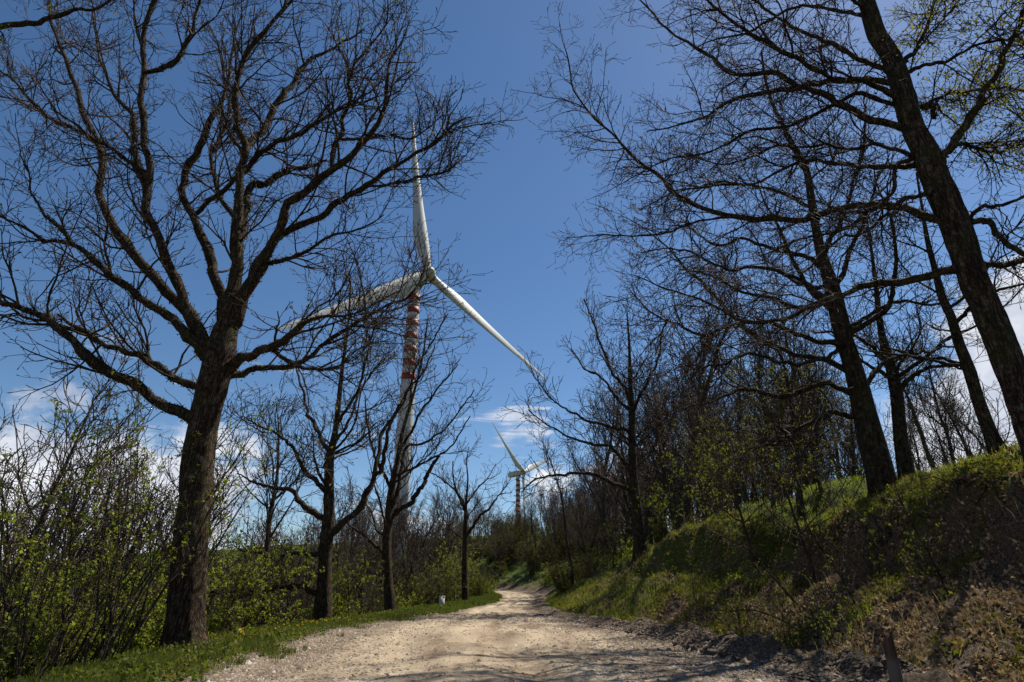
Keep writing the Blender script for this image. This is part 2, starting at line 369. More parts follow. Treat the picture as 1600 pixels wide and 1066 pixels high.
rows = np.concatenate([np.arange(-30, 4, 1.5), np.arange(4, 8, .25), np.arange(8, 22, .085), np.arange(22, 40, .16), np.arange(40, 105, .45),
                       105+np.cumsum(.6*1.07**np.arange(60))])
rows = np.concatenate([rows, np.array([900, 1400, 2200, 3600, 6000.])]) if rows[-1] < 880 else rows
rows = rows[rows < 6001]
def grid(name, X, Y, mat_, attrs=None):
    Z = ground_z(X, Y); n, m_ = X.shape; V = np.stack([X, Y, Z], -1).reshape(-1, 3)
    i = np.arange(n-1)[:, None]*m_; j = np.arange(m_-1)[None]
    F = np.stack([i+j, i+j+1, i+j+m_+1, i+j+m_], -1).reshape(-1, 4)
    me = ngon_mesh(name, V, F, mat_, attrs={k: v.ravel() for k, v in (attrs or {}).items()})
    return tag(obj(name, me), kind='structure')
Yc = rows[:, None]; xl, xr = XL(rows)[:, None], XR(rows)[:, None]
cu = np.linspace(0, 1, 84)[None]
X = xl+(xr-xl)*cu; Y = Yc+0*X; U = np.abs(2*cu-1)+0*X
puddle = np.exp(-(((X-.65)/.62)**2+((Y-20.6)/1.3)**2)*1.2)+.8*np.exp(-(((X+.55)/.25)**2+((Y-21.5)/2.6)**2))
us = 2*cu-1+0*X; wv = vnoise(Y, 0*Y, .2, 51)*.1
track = np.clip(sum(np.exp(-((us-c_-wv)/w_)**4) for c_, w_ in ((-.50, .11), (-.13, .09), (.30, .11), (.62, .06))), 0, 1)*(.6+.6*vnoise(X, Y*.4, .9, 57))
grid('dirt_road', X, Y, M_ROAD, {'edge': ss(U, .45, 1.0), 'puddle': ss(puddle, .35, .6), 'track': track})
er = np.concatenate([np.linspace(0, 8.5, 80), 8.5+np.cumsum(.16*1.13**np.arange(52))]); er = er[er < 2600][None]
X = xr+er; Y = Yc+0*X
ground_turf = lambda X, Y: np.clip(.25+.75*ss(X-XR(Y), 4.2, 6.0)+.35*ss(Y, 14, 24)*ss(X-XR(Y), 1.4, 3), 0, 1)
grid('right_hillside', X, Y, M_GROUND, {'turf': ground_turf(X, Y), 'gravel': 1-ss(X-XR(Y), .9, 1.9), 'spoil': .85+0*X})
el = np.concatenate([np.linspace(0, 3.2, 34), 3.2+np.cumsum(.14*1.12**np.arange(66))]); el = el[el < 2600][None]
X = xl-el[:, ::-1]; Y = Yc+0*X
gravl = np.clip(1-ss(XL(Y)-X, .15, .7), 0, 1)
grid('left_slope', X, Y, M_GROUND, {'turf': .9-.5*ss(XL(Y)-X, 3, 6)-.5*ss(XL(Y)-X, 8, 20), 'gravel': gravl})

# far valley hills on the left and a wooded ridge ahead
m_hill, t = mat('distant_wooded_hills'); oc = t.n('ShaderNodeTexCoord').outputs['Object']
finish(t, t.mix(t.mr(t.noise(oc, .006, 8, .65), .4, .6), (.05, .075, .05, 1), (.13, .16, .10, 1)), .95, spec=.05)  # distance haze is put into the colour: forest green with its blue lifted
def hills(name, x0, x1, y0, y1, fn, n=90, m_=40):
    X, Y = np.meshgrid(np.linspace(x0, x1, n), np.linspace(y0, y1, m_)); Z = fn(X, Y)
    V = np.stack([X, Y, Z], -1).reshape(-1, 3); i = np.arange(m_-1)[:, None]*n; j = np.arange(n-1)[None]
    F = np.stack([i+j, i+j+1, i+j+n+1, i+j+n], -1).reshape(-1, 4)
    return tag(obj(name, ngon_mesh(name, V, F, m_hill)), kind='structure')
hills('distant_hills', -7000, 2600, 2600, 6500, lambda X, Y: -130+ss(Y, 2600, 4400)*(95+60*vnoise(X, Y, .0012, 61, 6))*(1-.6*ss(Y, 5600, 6500)))

# ------------------------------------------------------------------ wind turbines
def vec(v): return Vector([float(c) for c in v])
m_tow, t = mat('weathered_white_paint'); oc = t.n('ShaderNodeTexCoord').outputs['Object']
streak = t.mr(t.noise(t.scalev(oc, (1, 1, .05)), 2.2, 5, .6), .4, .75)
finish(t, t.mix(t.m('MULTIPLY', streak, .5), (.35, .36, .35, 1), (.24, .235, .215, 1)), .55, spec=.3)
m_red = simple('faded_red_paint', (.15, .010, .007, 1), (.21, .022, .014, 1), .8, rough=.6)
m_yel = simple('stained_spinner_paint', (.26, .25, .17, 1), (.36, .35, .27, 1), .7, rough=.6)
m_dark = simple('dark_steel', (.05, .05, .05, 1), (.10, .09, .08, 1), 3, rough=.5)
def lathe(prof, K=32):                    # prof: list of (r, z)
    a = np.arange(K)*2*np.pi/K; V = np.array([[r*np.cos(b), r*np.sin(b), z] for r, z in prof for b in a])
    n = len(prof); i = (np.arange(n-1)*K)[:, None]; k = np.arange(K)[None]; k2 = (k+1) % K
    return V, np.stack([i+k, i+k2, i+K+k2, i+K+k], -1).reshape(-1, 4)
def box(c, s, rot=None):
    sg = np.array([[x, y, z] for z in (-1, 1) for y in (-1, 1) for x in (-1, 1)], float)*np.array(s)/2
    if rot is not None: sg = sg@np.asarray(rot).T
    return sg+np.asarray(c), np.array([[0, 2, 3, 1], [4, 5, 7, 6], [0, 1, 5, 4], [2, 6, 7, 3], [0, 4, 6, 2], [1, 3, 7, 5]])
def turbine(hub, az, theta, R, base_z, nb, label, back=4.3, rot3=None):
    a = rad(5); ax = np.array([math.sin(rad(az))*math.cos(a), -math.cos(rad(az))*math.cos(a), math.sin(a)])
    right = unit(np.cross(np.array([0, 0, 1.]), ax)); upv = np.cross(ax, right)
    top = hub-ax*back; tz = top[2]-1.7
    root = thing('wind_turbine', label, 'wind turbine', (top[0], top[1], base_z))
    O = np.array([top[0], top[1], base_z]); Ht = tz-base_z
    rb, rt = 2.15, 1.27; rad_at = lambda z: rb+(rt-rb)*(z/Ht)**1.0
    V, F = lathe([(rad_at(z), z) for z in np.linspace(0, Ht, 30)]); obj('tower', ngon_mesh('tower', V, F, m_tow), root)
    for k in range(nb):
        z1 = Ht-2.0-3.2*k; z0 = z1-1.55
        V, F = lathe([(rad_at(z0), z0), (rad_at(z0)+.02, z0), (rad_at(z1)+.02, z1), (rad_at(z1), z1)])
        obj('red_band', ngon_mesh('red_band', V, F, m_red, False), root)
    for z in np.linspace(Ht*.25, Ht*.75, 3):
        V, F = lathe([(rad_at(z), z-.12), (rad_at(z)+.05, z-.1), (rad_at(z)+.05, z+.1), (rad_at(z), z+.12)])
        obj('flange', ngon_mesh('flange', V, F, m_tow, False), root)
    V, F = lathe([(rt+.02, Ht), (rt+.35, Ht+.15), (rt+.35, Ht+.6), (.6, Ht+.8)]); obj('yaw_ring', ngon_mesh('yaw_ring', V, F, m_dark), root)
    # nacelle: lofted rounded box along the shaft
    secs = []
    for d, hw, hh in ((-1.9, .85, .9), (-2.3, 1.45, 1.5), (-3.4, 1.7, 1.75), (-7, 1.75, 1.8), (-10.3, 1.6, 1.65), (-11.4, 1.45, 1.4), (-11.6, 1.0, .9)):
        secs.append([hub+ax*d+right*hw*np.sign(math.cos(b))*abs(math.cos(b))**.45+upv*hh*np.sign(math.sin(b))*abs(math.sin(b))**.45+upv*.1
                     for b in np.linspace(0, 2*math.pi, 24, endpoint=False)+.01])
    S = np.array(secs); n, K = S.shape[:2]; i = (np.arange(n-1)*K)[:, None]; k = np.arange(K)[None]; k2 = (k+1) % K
    F = np.stack([i+k, i+K+k, i+K+k2, i+k2], -1).reshape(-1, 4)
    V = S.reshape(-1, 3)-O; capV = np.array([S[-1].mean(0)-O]); me = Bag().add(V, F)
    me.add(np.r_[S[-1]-O, capV], np.array([[q, (q+1) % K, K, K] for q in range(K)])[:, :3])
    nac = obj('nacelle', me.mesh('nacelle', m_tow), root)
    rotm = np.stack([right, ax, upv], 1)
    V, F = box(hub-ax*10.4+upv*2.15-O, (.9, 1.0, .7), rotm); obj('cooler', ngon_mesh('cooler', V, F, m_dark, False), nac)
    V, F = box(hub-ax*9.2+upv*2.4-O, (.05, .05, 1.4), rotm); obj('wind_vane', ngon_mesh('wind_vane', V, F, m_dark, False), nac)
    # spinner
    prof = [(1.45, -1.75), (1.62, -1.2), (1.66, -.3), (1.6, .5), (1.4, 1.15), (1.0, 1.65), (.5, 1.9), (.02, 1.97)]
    V, F = lathe(prof); V = V[:, :1]*right+V[:, 1:2]*upv+V[:, 2:]*ax+hub-O
    sp_ = obj('spinner', ngon_mesh('spinner', V, F[:, ::-1], m_yel), root)
    # blades
    for kb in range(3):
        th = rad(theta+120*kb); bd = math.cos(th)*upv+math.sin(th)*right; le = -math.sin(th)*upv+math.cos(th)*right
        rs = np.array([1.2, 2.0, 3.2, 4.8, 6.5, 8.5, 11, 14, 18, 22, 27, 32, 36, 39.5, 41.5, 42.6, 43])*R/43
        ch = np.interp(rs/R, [0, .04, .09, .17, .24, .45, .7, .9, .975, 1.0], [2.0, 2.0, 2.5, 3.8, 4.0, 2.8, 1.75, 1.1, .7, .08])
        tk = np.interp(rs/R, [0, .04, .09, .17, .3, .6, 1], [1, 1, .72, .42, .30, .20, .15])
        tw = np.radians(np.interp(rs/R, [0, .1, .3, .6, 1], [14, 13, 8, 3, 0])+2)
        offc = np.interp(rs/R, [0, .04, .2, 1], [.5, .5, .32, .28])
        K = 20; b = np.arange(K)*2*math.pi/K; S = []
        for r_, c_, k_, w_, o_ in zip(rs, ch, tk, tw, offc):
            xs = .5+.5*np.cos(b); yt = np.sin(b)*.5
            sharp = np.clip(1-k_, 0, 1); yt = yt*(1-sharp*(1-np.sqrt(np.clip(xs, 0, 1))*1.0)*.0)*(1-sharp*.75*(xs**1.6))
            X_ = (o_-xs)*c_                                  # + towards the leading edge
            Y_ = yt*c_*k_
            bend = 1.2*(r_/R)**2.2
            S.append(hub+bd*r_+le*(X_*math.cos(w_)-Y_*math.sin(w_))[:, None]+ax*((Y_*math.cos(w_)+X_*math.sin(w_))+bend)[:, None])
        S = np.array(S); n = len(S); i = (np.arange(n-1)*K)[:, None]; k = np.arange(K)[None]; k2 = (k+1) % K
        F = np.stack([i+k, i+k2, i+K+k2, i+K+k], -1).reshape(-1, 4)
        bl = obj('blade', ngon_mesh('blade', S.reshape(-1, 3)-O, F, m_tow), root)
        V, F = lathe([(.96, 1.35), (1.12, 1.4), (1.12, 1.75), (.96, 1.8)], 24); V = V[:, :1]*le+V[:, 1:2]*ax+V[:, 2:]*bd+hub-O
        obj('blade_collar', ngon_mesh('blade_collar', V, F, m_dark, False), bl)
    return root
hub1 = ray(668, 428)*136+np.array([0, 0, EYE])
b1 = gz(hub1[0]-3, hub1[1]+3)
turbine(hub1, 48, -7.5, 43, min(b1, -3)-1, 7, 'large white wind turbine close by, red banded tower rising behind the left trees')
hub2 = ray(818, 738)*385+np.array([0, 0, EYE])
turbine(hub2, 56, -52, 43, 1.0, 9, 'small distant wind turbine with red striped tower beyond the bend of the road')

# ------------------------------------------------------------------ trees traced from life: trunk and main limbs, then grown twigs
def traced(pts, F, dY=0., n=28, wob=0., rng=None, bow=0.):
    """pixel polyline with widths -> 3-D polyline on a receding or approaching sheet"""
    p = crom(np.array([[x, y, w_] for x, y, w_ in pts], float), n); t = np.linspace(0, 1, n)
    Y = F+dY*t**1.1+bow*np.sin(t*math.pi)
    if wob and rng is not None:
        Y = Y+wob*vnoise(t*4, 0*t, 1.0, int(rng.integers(1e4)))
    P = np.empty((n, 3)); R = np.empty(n)
    for i in range(n):
        q, s = at(p[i, 0], p[i, 1], Y[i]); P[i] = q; R[i] = max(p[i, 2], .8)/FPX*s/2
    return P, R
def kinks(rng, P, R, amt=.5):
    n = len(P); k = rng.normal(size=(n, 3)); k[0] = 0; k = np.cumsum(k, 0); k = k-np.linspace(0, 1, n)[:, None]*k[-1]
    s = np.linalg.norm(P[-1]-P[0])/n
    return P+k*s*.055*amt+(rng.normal(size=(n, 3))*np.minimum(R, .12)[:, None]*.30 if R is not None else 0)
def build_trunk(name, P, R, mats, root, off, K=22, flare=.45, rough=.10, seed=1, N=70):
    q = crom(np.c_[P, R], N); P, R = q[:, :3], q[:, 3]
    h = P[:, 2]-P[0, 2]; R = R*(1+flare*np.exp(-np.maximum(h, 0)/.35))
    a = np.arange(K)
    ang = a*2*math.pi/K
    ring = np.empty((1, N, K))
    for j in range(K):
        ring[0, :, j] = 1+rough*vnoise(np.full(N, math.cos(ang[j])*2.2+seed), h*.8+math.sin(ang[j])*2.2, 1.6, seed, 3)\
            + flare*.35*np.exp(-np.maximum(h, 0)/.4)*math.cos(5*ang[j]+seed)+rough*.5*vnoise(np.full(N, j*1.7), h, 4, seed+3, 2)
    V, F = tubes(P[None], R[None], K, ring)
    o = obj(name, ngon_mesh(name, V-off, F, mats), root)
    return o, P, R
def hero(label, F, trunk, limbs, seed, spec, grp='bare trees beside the dirt road', name='oak_tree', bm=None, tm=None, extra=None):
    rng = np.random.default_rng(seed); bm = bm or M_BARK; tm = tm or M_TWIG
    P, R = traced(trunk, F, 0, 34); P[0, 2] -= .0
    base = P[0].copy(); g = gz(base[0], base[1])
    if P[0, 2] > g-.12:                       # seat the foot in the ground
        P = np.vstack([[P[0, 0], P[0, 1], g-.25], P]) if P[0, 2] > g+.3 else P
        P[0, 2] = g-.25; R = np.r_[R[0], R] if len(P) > len(R) else R
    base = np.array([P[0, 0], P[0, 1], g])
    root = thing(name, label, 'tree', base, grp)
    N = spec.get('tn', 60)
    build_trunk('trunk', P, R, bm, root, base, K=spec.get('K', 22), flare=spec.get('flare', .4), rough=spec.get('rough', .13), seed=seed, N=N)
    LP, LR = [], []; P0, R0 = P, R; q_ = crom(np.c_[P, R], 60); P, R = q_[:, :3], q_[:, 3]
    for j, L in enumerate(limbs):
        dY = L[0]; p, r = traced(L[1], F, dY, 30, wob=.25*abs(dY)*.5, rng=rng); r = r*spec.get('lw', .85); p = kinks(rng, p, r, spec.get('kink', 2.2))
        near = np.concatenate([P]+LP); q = near[np.argmin(((near-p[0])**2).sum(1))]      # spring from the nearest wood
        if np.linalg.norm(q-p[0]) < 1.6: p = p+(q-p[0])*((1-np.linspace(0, 1, 30))**2.5)[:, None]
        LP.append(p); LR.append(r)
    # extra limbs grown from the trunk where the photograph shows a thicket of them
    if spec.get('auto', 0):
        t0, t1, sp_, Lk, Lmax = spec['auto']
        q = crom(np.c_[P, R], 40)
        ap, ar = children(rng, q[None, :, :3], q[None, :, 3], sp_, t0, t1, spec.get('aang', (50, 85)), (.22, .45), Lk, .8, Lmax, 30, .10, spec.get('aup', .03), .01, .85, 3, 0)
        for k in range(len(ap)): LP.append(ap[k]); LR.append(ar[k])
    LP = np.array(LP); LR = np.array(LR)
    rmin = spec['rmin']
    A, AR = children(rng, LP, LR, spec['sA'], .15, .99, (25, 62), (.4, .75), spec['LA'], spec.get('pA', .75), spec.get('maxA', 3.), 10, .17, spec.get('up', .06), rmin*1.3, .7, .6, thin=spec.get('thin', .03), rcap=spec.get('rcap', .028))
    B, BR = children(rng, A, AR, spec['sB'], .15, 1., (25, 60), (.5, .8), spec['LB'], .6, spec.get('maxB', 1.1), 6, .20, spec.get('up', .06), rmin, .5, .8)
    Cc, CR = children(rng, B, BR, spec['sC'], .2, 1., (30, 60), (.6, .9), spec['LC'], .5, .5, 3, .25, .05, rmin*.85, .4, .8)
    # which limb does each secondary branch belong to: nearest start point
    lb = LP.reshape(-1, 3); own = np.empty(len(A), int)
    for k in range(len(A)): own[k] = np.argmin(((lb-A[k, 0])**2).sum(1))//30
    for j in range(len(LP)):
        q = crom(np.c_[LP[j], LR[j]], 44); K = 10 if LR[j][0] > .05 else 7
        rg = 1+.13*np.random.default_rng(seed+j).normal(size=(1, 44, K))
        b = Bag().add(*tubes(q[None, :, :3], q[None, :, 3], K, rg))
        s = own == j
        if s.any(): b.add(*tubes(A[s], AR[s], 4))
        obj('limb', b.mesh('limb', bm, off=base), root)
    b = Bag().add(*tubes(B, BR, 3)).add(*tubes(Cc, CR, 3))
    # buds: short swellings on the twig ends
    tips = Cc[:, -1]; d = unit(Cc[:, -1]-Cc[:, -2])
    bp = np.stack([tips-d*.02, tips+d*.03, tips+d*.07], 1); br = np.tile(np.array([[rmin*.8, rmin*1.9, rmin*.3]]), (len(tips), 1)); b.add(*tubes(bp, br, 3))
    tw = obj('twigs', b.mesh('twigs', tm, off=base), root); tw['kind'] = 'stuff'
    if spec.get('moss', 0):
        k = spec['moss']; wgt = LR.reshape(-1)**1.3*(LR.reshape(-1) > .03); wgt /= wgt.sum(); ii = rng.choice(len(wgt), k, p=wgt)
        c = lb[ii]+unit(rng.normal(size=(k, 3)))*LR.reshape(-1)[ii][:, None]*1.0+rng.normal(size=(k, 3))*.03
        V, Fq = leaf_quads(rng, c, .032); o = obj('moss', ngon_mesh('moss', V-base, Fq, M_MOSS), root); o['kind'] = 'stuff'
    if spec.get('leaves', 0):
        src = np.concatenate([Cc[:, -1], B[:, -1]])
        f = spec.get('leafmask'); src = src[f(src)] if f else src
        if len(src):
            ii = rng.integers(0, len(src), spec['leaves']); c = src[ii]+rng.normal(size=(len(ii), 3))*.05
            V, Fq = leaf_quads(rng, c, spec.get('lsize', .05)); o = obj('leaves', ngon_mesh('leaves', V-base, Fq, M_LEAFO, False), root); o['kind'] = 'stuff'
    return root, (LP, LR, A, B)
def proj(P):
    d = P-np.array([0, 0, EYE]); z = d[:, 1]*CP+d[:, 2]*SP; y = -d[:, 1]*SP+d[:, 2]*CP
    return 800+FPX*d[:, 0]/z, 533-FPX*y/z

# --- the big oak on the left verge
T = [(288,1034,58),(287,1000,55),(292,930,52),(298,850,50),(306,770,46),(312,700,44),(323,640,43),(334,600,46),(343,560,47),(350,525,38),(356,505,32),(362,470,26)]
Lm = [
 (-1.5,[(322,665,24),(300,655,23),(278,643,20),(240,626,19),(210,600,18),(176,580,18),(146,563,20),(124,540,16),(98,514,14),(68,491,12),(34,478,10),(0,469,9),(-50,455,7),(-110,450,5)]),
 (1.8,[(326,612,17),(311,604,15),(285,593,14),(263,578,13),(229,559,12),(203,546,10),(165,533,9),(139,516,10),(109,504,6),(90,491,4)]),
 (-2.2,[(335,580,30),(325,562,26),(305,545,24),(280,520,18),(259,495,16),(233,480,14),(203,454,13),(180,439,12),(158,420,12),(135,401,11),(113,383,9),(90,377,7),(64,375,6),(49,362,5),(22,349,4),(0,339,3),(-30,320,2)]),
 (-1.5,[(113,383,8),(86,349,6),(71,337,5),(56,311,4),(49,300,3),(44,270,3),(30,240,2)]),
 (2.6,[(338,575,30),(318,548,26),(298,520,24),(278,490,20),(262,470,19),(248,446,19),(225,424,19),(203,398,18),(188,375,18),(173,349,16),(158,322,14),(148,300,14),(147,279,14),(149,241,13),(139,210,12),(130,186,11),(124,158,9),(115,133,8),(107,105,7),(96,77,6),(87,50,5),(80,25,4),(74,0,4),(65,-60,3)]),
 (2.8,[(130,192,8),(118,176,8),(102,170,8),(71,164,7),(43,149,5),(19,130,4),(0,111,3),(-40,90,2)]),
 (-1.0,[(335,560,28),(315,530,22),(300,488,20),(285,458,18),(270,420,16),(259,394,16),(250,365,15),(238,345,14),(229,328,14),(232,279,14),(229,248,13),(223,217,12),(217,186,13),(214,149,12),(217,102,10),(221,56,9),(229,28,8),(241,0,7),(255,-40,5),(265,-90,3)]),
 (-1.6,[(229,313,9),(213,272,8),(201,257,7),(173,235,6),(152,223,6),(139,213,5),(110,190,4),(80,170,3)]),
 (-1.4,[(217,150,8),(240,140,9),(257,128,10),(275,108,9),(283,86,7),(297,56,6),(307,19,5),(316,0,4),(325,-30,3),(335,-80,2)]),
 (2.0,[(345,530,30),(349,476,24),(338,440,20),(330,424,18),(319,386,18),(311,360,16),(296,334,14),(285,315,14),(276,295,13),(290,265,14),(310,241,14),(316,217,13),(328,189,11),(347,155,8),(359,130,6),(368,90,4),(372,50,3),(380,10,2)]),
 (2.4,[(276,295,12),(254,263,12),(240,240,11),(226,192,9),(200,160,7),(180,120,5),(160,80,4),(150,30,3),(140,-20,2)]),
 (-1.2,[(352,540,34),(356,510,34),(364,450,26),(370,412,22),(370,382,20),(368,345,18),(372,325,16),(374,270,15),(378,240,14),(373,200,13),(369,165,12),(375,125,10),(384,93,9),(406,65,8),(430,34,7),(458,0,5),(475,-30,3)]),
 (2.2,[(370,390,16),(378,350,15),(384,328,14),(396,294,13),(418,285,12),(452,266,10),(483,260,8),(510,250,4)]),
 (1.6,[(374,262,13),(381,241,11),(406,217,12),(421,186,12),(440,155,11),(455,133,10),(474,99,8),(486,87,7),(511,80,5),(533,62,4),(551,59,3),(570,45,2)]),
 (-2.0,[(320,285,9),(350,266,9),(375,248,9),(409,223,9),(443,210,8),(480,198,6),(511,183,5),(536,170,4),(560,160,3),(590,150,2)]),
 (-1.8,[(358,530,30),(370,505,26),(385,470,24),(405,430,22),(425,395,18),(440,365,17),(449,328,16),(464,310,15),(489,291,14),(520,272,13),(548,251,12),(567,229,10),(585,201,9),(598,173,8),(601,139,6),(604,108,5),(616,84,4),(629,56,3),(640,30,2)]),
 (-2.2,[(521,270,8),(522,235,8),(533,210,7),(533,186,6),(542,155,6),(539,130,5),(551,99,5),(573,74,4),(595,46,3),(604,19,3),(607,-10,2)]),
 (1.6,[(400,440,16),(415,410,15),(435,378,14),(470,358,13),(500,345,12),(530,320,11),(560,300,10),(598,276,9),(629,254,7),(660,235,6),(690,214,5),(715,192,4),(737,183,2)]),
 (1.6,[(598,278,5),(616,282,5),(638,280,5),(660,275,4),(694,269,4),(715,254,3),(722,245,2)]),
 (1.4,[(548,251,6),(580,235,5),(610,220,4),(640,222,4),(665,205,3),(690,180,2)]),
 (-2.0,[(355,582,24),(375,566,20),(400,553,17),(435,543,15),(452,528,12),(470,515,10),(485,502,8),(500,498,6),(523,497,5),(543,495,4),(580,480,3),(620,455,2)]),
 (2.0,[(350,598,18),(365,588,15),(385,582,13),(410,578,12),(440,574,11),(461,569,10),(481,559,9),(502,544,8),(523,528,8),(543,516,7),(568,499,6),(593,485,5),(626,470,4),(646,454,4),(663,425,3),(668,400,2)]),
 (1.5,[(435,580,8),(460,591,7),(481,592,6),(523,582,5),(539,569,4),(560,545,3),(610,530,2)]),
 (-1.0,[(420,415,10),(450,408,8),(480,395,6),(510,372,5),(545,362,4),(580,350,3),(600,335,2)]),
 (2.5,[(368,350,10),(350,320,9),(335,280,8),(330,240,7),(345,205,6),(360,170,4),(350,120,3),(340,70,2)]),
]
hero('large bare oak with thick mossy trunk standing on the left verge of the dirt road', 14.0, T, Lm, 11,
     dict(rmin=.0072, kink=1.3, lw=.80, sA=.17, LA=38, maxA=3.2, sB=.28, LB=14, maxB=1.0, sC=.30, LC=3.2, rcap=.04, up=.07, moss=34000, K=32, flare=.50, tn=90,
          leaves=420, lsize=.06, leafmask=lambda s: (vnoise(s[:, 0], s[:, 2], .8, 7) > .42)))

# --- the leaning tree at the right edge
T = [(1725,1110,74),(1700,960,66),(1672,840,60),(1645,750,54),(1622,685,50),(1590,603,42),(1558,519,40),(1532,460,39),(1509,398,39),(1489,338,39),(1470,300,38),(1455,263,36),(1440,225,32),(1421,188,29),(1410,139,28),(1391,86,25),(1369,49,24),(1354,0,22),(1335,-60,18),(1310,-140,12)]
Lr = [
 (2.4,[(1485,362,20),(1463,356,16),(1433,349,15),(1403,338,14),(1380,330,13),(1350,328,12),(1313,326,12),(1275,330,11),(1238,338,11),(1200,339,11),(1169,338,10),(1113,330,9),(1083,319,8),(1049,300,7),(1034,278,6),(1000,255,6),(966,225,5),(944,199,4),(921,176,4),(899,146,3),(893,113,3),(886,75,2),(874,34,1.2)]),
 (2.4,[(1113,330,6),(1101,331,5),(1068,334,5),(1045,345,4),(1026,356,4),(989,364,3),(944,362,3),(917,366,2),(884,371,1.2)]),
 (1.5,[(1425,198,16),(1403,195,13),(1369,188,12),(1343,180,12),(1313,169,12),(1286,150,11),(1248,131,9),(1206,116,9),(1169,111,8),(1135,107,7),(1109,88,6),(1083,75,5),(1053,56,4),(1030,34,4),(1011,11,3),(1000,0,2),(985,-20,1.5)]),
 (3.0,[(1412,140,14),(1391,135,11),(1340,128,10),(1290,130,9),(1248,139,9),(1206,146,8),(1169,154,7),(1135,165,6),(1113,180,5),(1083,191,4),(1049,199,3),(1010,205,2)]),
 (-1.2,[(1410,152,12),(1391,146,10),(1350,124,9),(1305,120,8),(1275,109,8),(1238,86,8),(1200,68,7),(1165,50,6),(1125,22,5),(1100,0,4),(1070,-30,3)]),
 (2.0,[(1385,60,10),(1365,40,8),(1350,34,7),(1313,19,6),(1275,11,6),(1238,15,5),(1200,34,5),(1170,50,4),(1120,60,3),(1080,80,2)]),
 (3.2,[(1455,272,14),(1433,270,10),(1388,276,9),(1343,270,8),(1305,263,7),(1275,255,6),(1230,265,5),(1180,290,4),(1120,292,4),(1060,300,3),(1000,330,2)]),
 (2.6,[(1500,422,18),(1470,430,15),(1453,434,14),(1411,445,13),(1369,449,12),(1318,464,10),(1270,480,8),(1220,500,7),(1160,500,5),(1100,470,4),(1040,450,3),(990,430,2)]),
 (-1.2,[(1465,275,18),(1478,255,15),(1496,218,14),(1515,191,13),(1534,161,12),(1541,139,10),(1560,116,9),(1575,75,8),(1598,19,6),(1615,-30,4)]),
 (2.0,[(1470,255,10),(1485,245,8),(1519,233,7),(1556,240,6),(1598,229,5),(1640,215,4),(1690,200,2)]),
 (-1.0,[(1500,360,13),(1515,353,11),(1545,349,11),(1564,371,10),(1598,394,9),(1640,410,7),(1690,400,4)]),
 (1.5,[(1520,425,14),(1535,418,12),(1570,410,11),(1600,398,10),(1650,380,8),(1700,350,5)]),
 (-1.0,[(1498,350,10),(1513,340,8),(1535,322,7),(1560,322,6),(1600,308,5),(1640,300,4),(1680,280,2)]),
 (.6,[(1425,160,9),(1445,163,9),(1458,165,8),(1459,175,8),(1459,186,7)]),
 (1.8,[(1425,162,9),(1455,161,7),(1485,150,6),(1530,143,5),(1598,142,4),(1650,130,3)]),
 (1.2,[(1400,105,9),(1430,80,7),(1450,40,6),(1460,0,5),(1475,-40,3)]),
 (-1.0,[(1410,130,9),(1440,110,7),(1480,100,6),(1530,70,5),(1580,60,4),(1630,30,3)]),
 (-.8,[(1365,30,8),(1330,0,6),(1290,-30,5),(1250,-50,3)]),
 (2.2,[(1440,235,10),(1410,240,8),(1370,225,7),(1330,235,6),(1290,225,5),(1240,230,4),(1180,215,3),(1130,225,2)]),
 (1.0,[(1440,240,9),(1400,260,8),(1392,300,7),(1360,330,6),(1300,360,5),(1250,370,4),(1190,400,2)]),
 (-.8,[(1460,290,9),(1430,300,8),(1400,310,7),(1350,360,5),(1300,380,4),(1250,430,3)]),
 (3.0,[(1400,110,10),(1350,90,9),(1300,60,8),(1250,40,6),(1190,10,5),(1140,-20,4)]),
 (2.0,[(1419,180,10),(1380,165,9),(1340,155,8),(1290,175,7),(1240,200,6),(1180,205,5),(1120,230,4),(1060,240,3),(1000,270,2)]),
]
def yg(s):
    x, y = proj(s); return (x > 1380) & (y < 270) & ((x-1380)*.9+(230-y)*.6 > 110)
hero('tall dark tree with a leaning trunk at the right edge of the bank', 7.6, T, Lr, 23,
     dict(rmin=.0036, sA=.11, LA=30, maxA=1.8, sB=.15, LB=11, maxB=.6, sC=.13, LC=2.4, thin=.02, rcap=.018, up=.03, moss=3000, K=30, flare=.1, rough=.2, tn=90,
          leaves=6500, lsize=.034, leafmask=yg, kink=1.8), bm=M_BARKR)

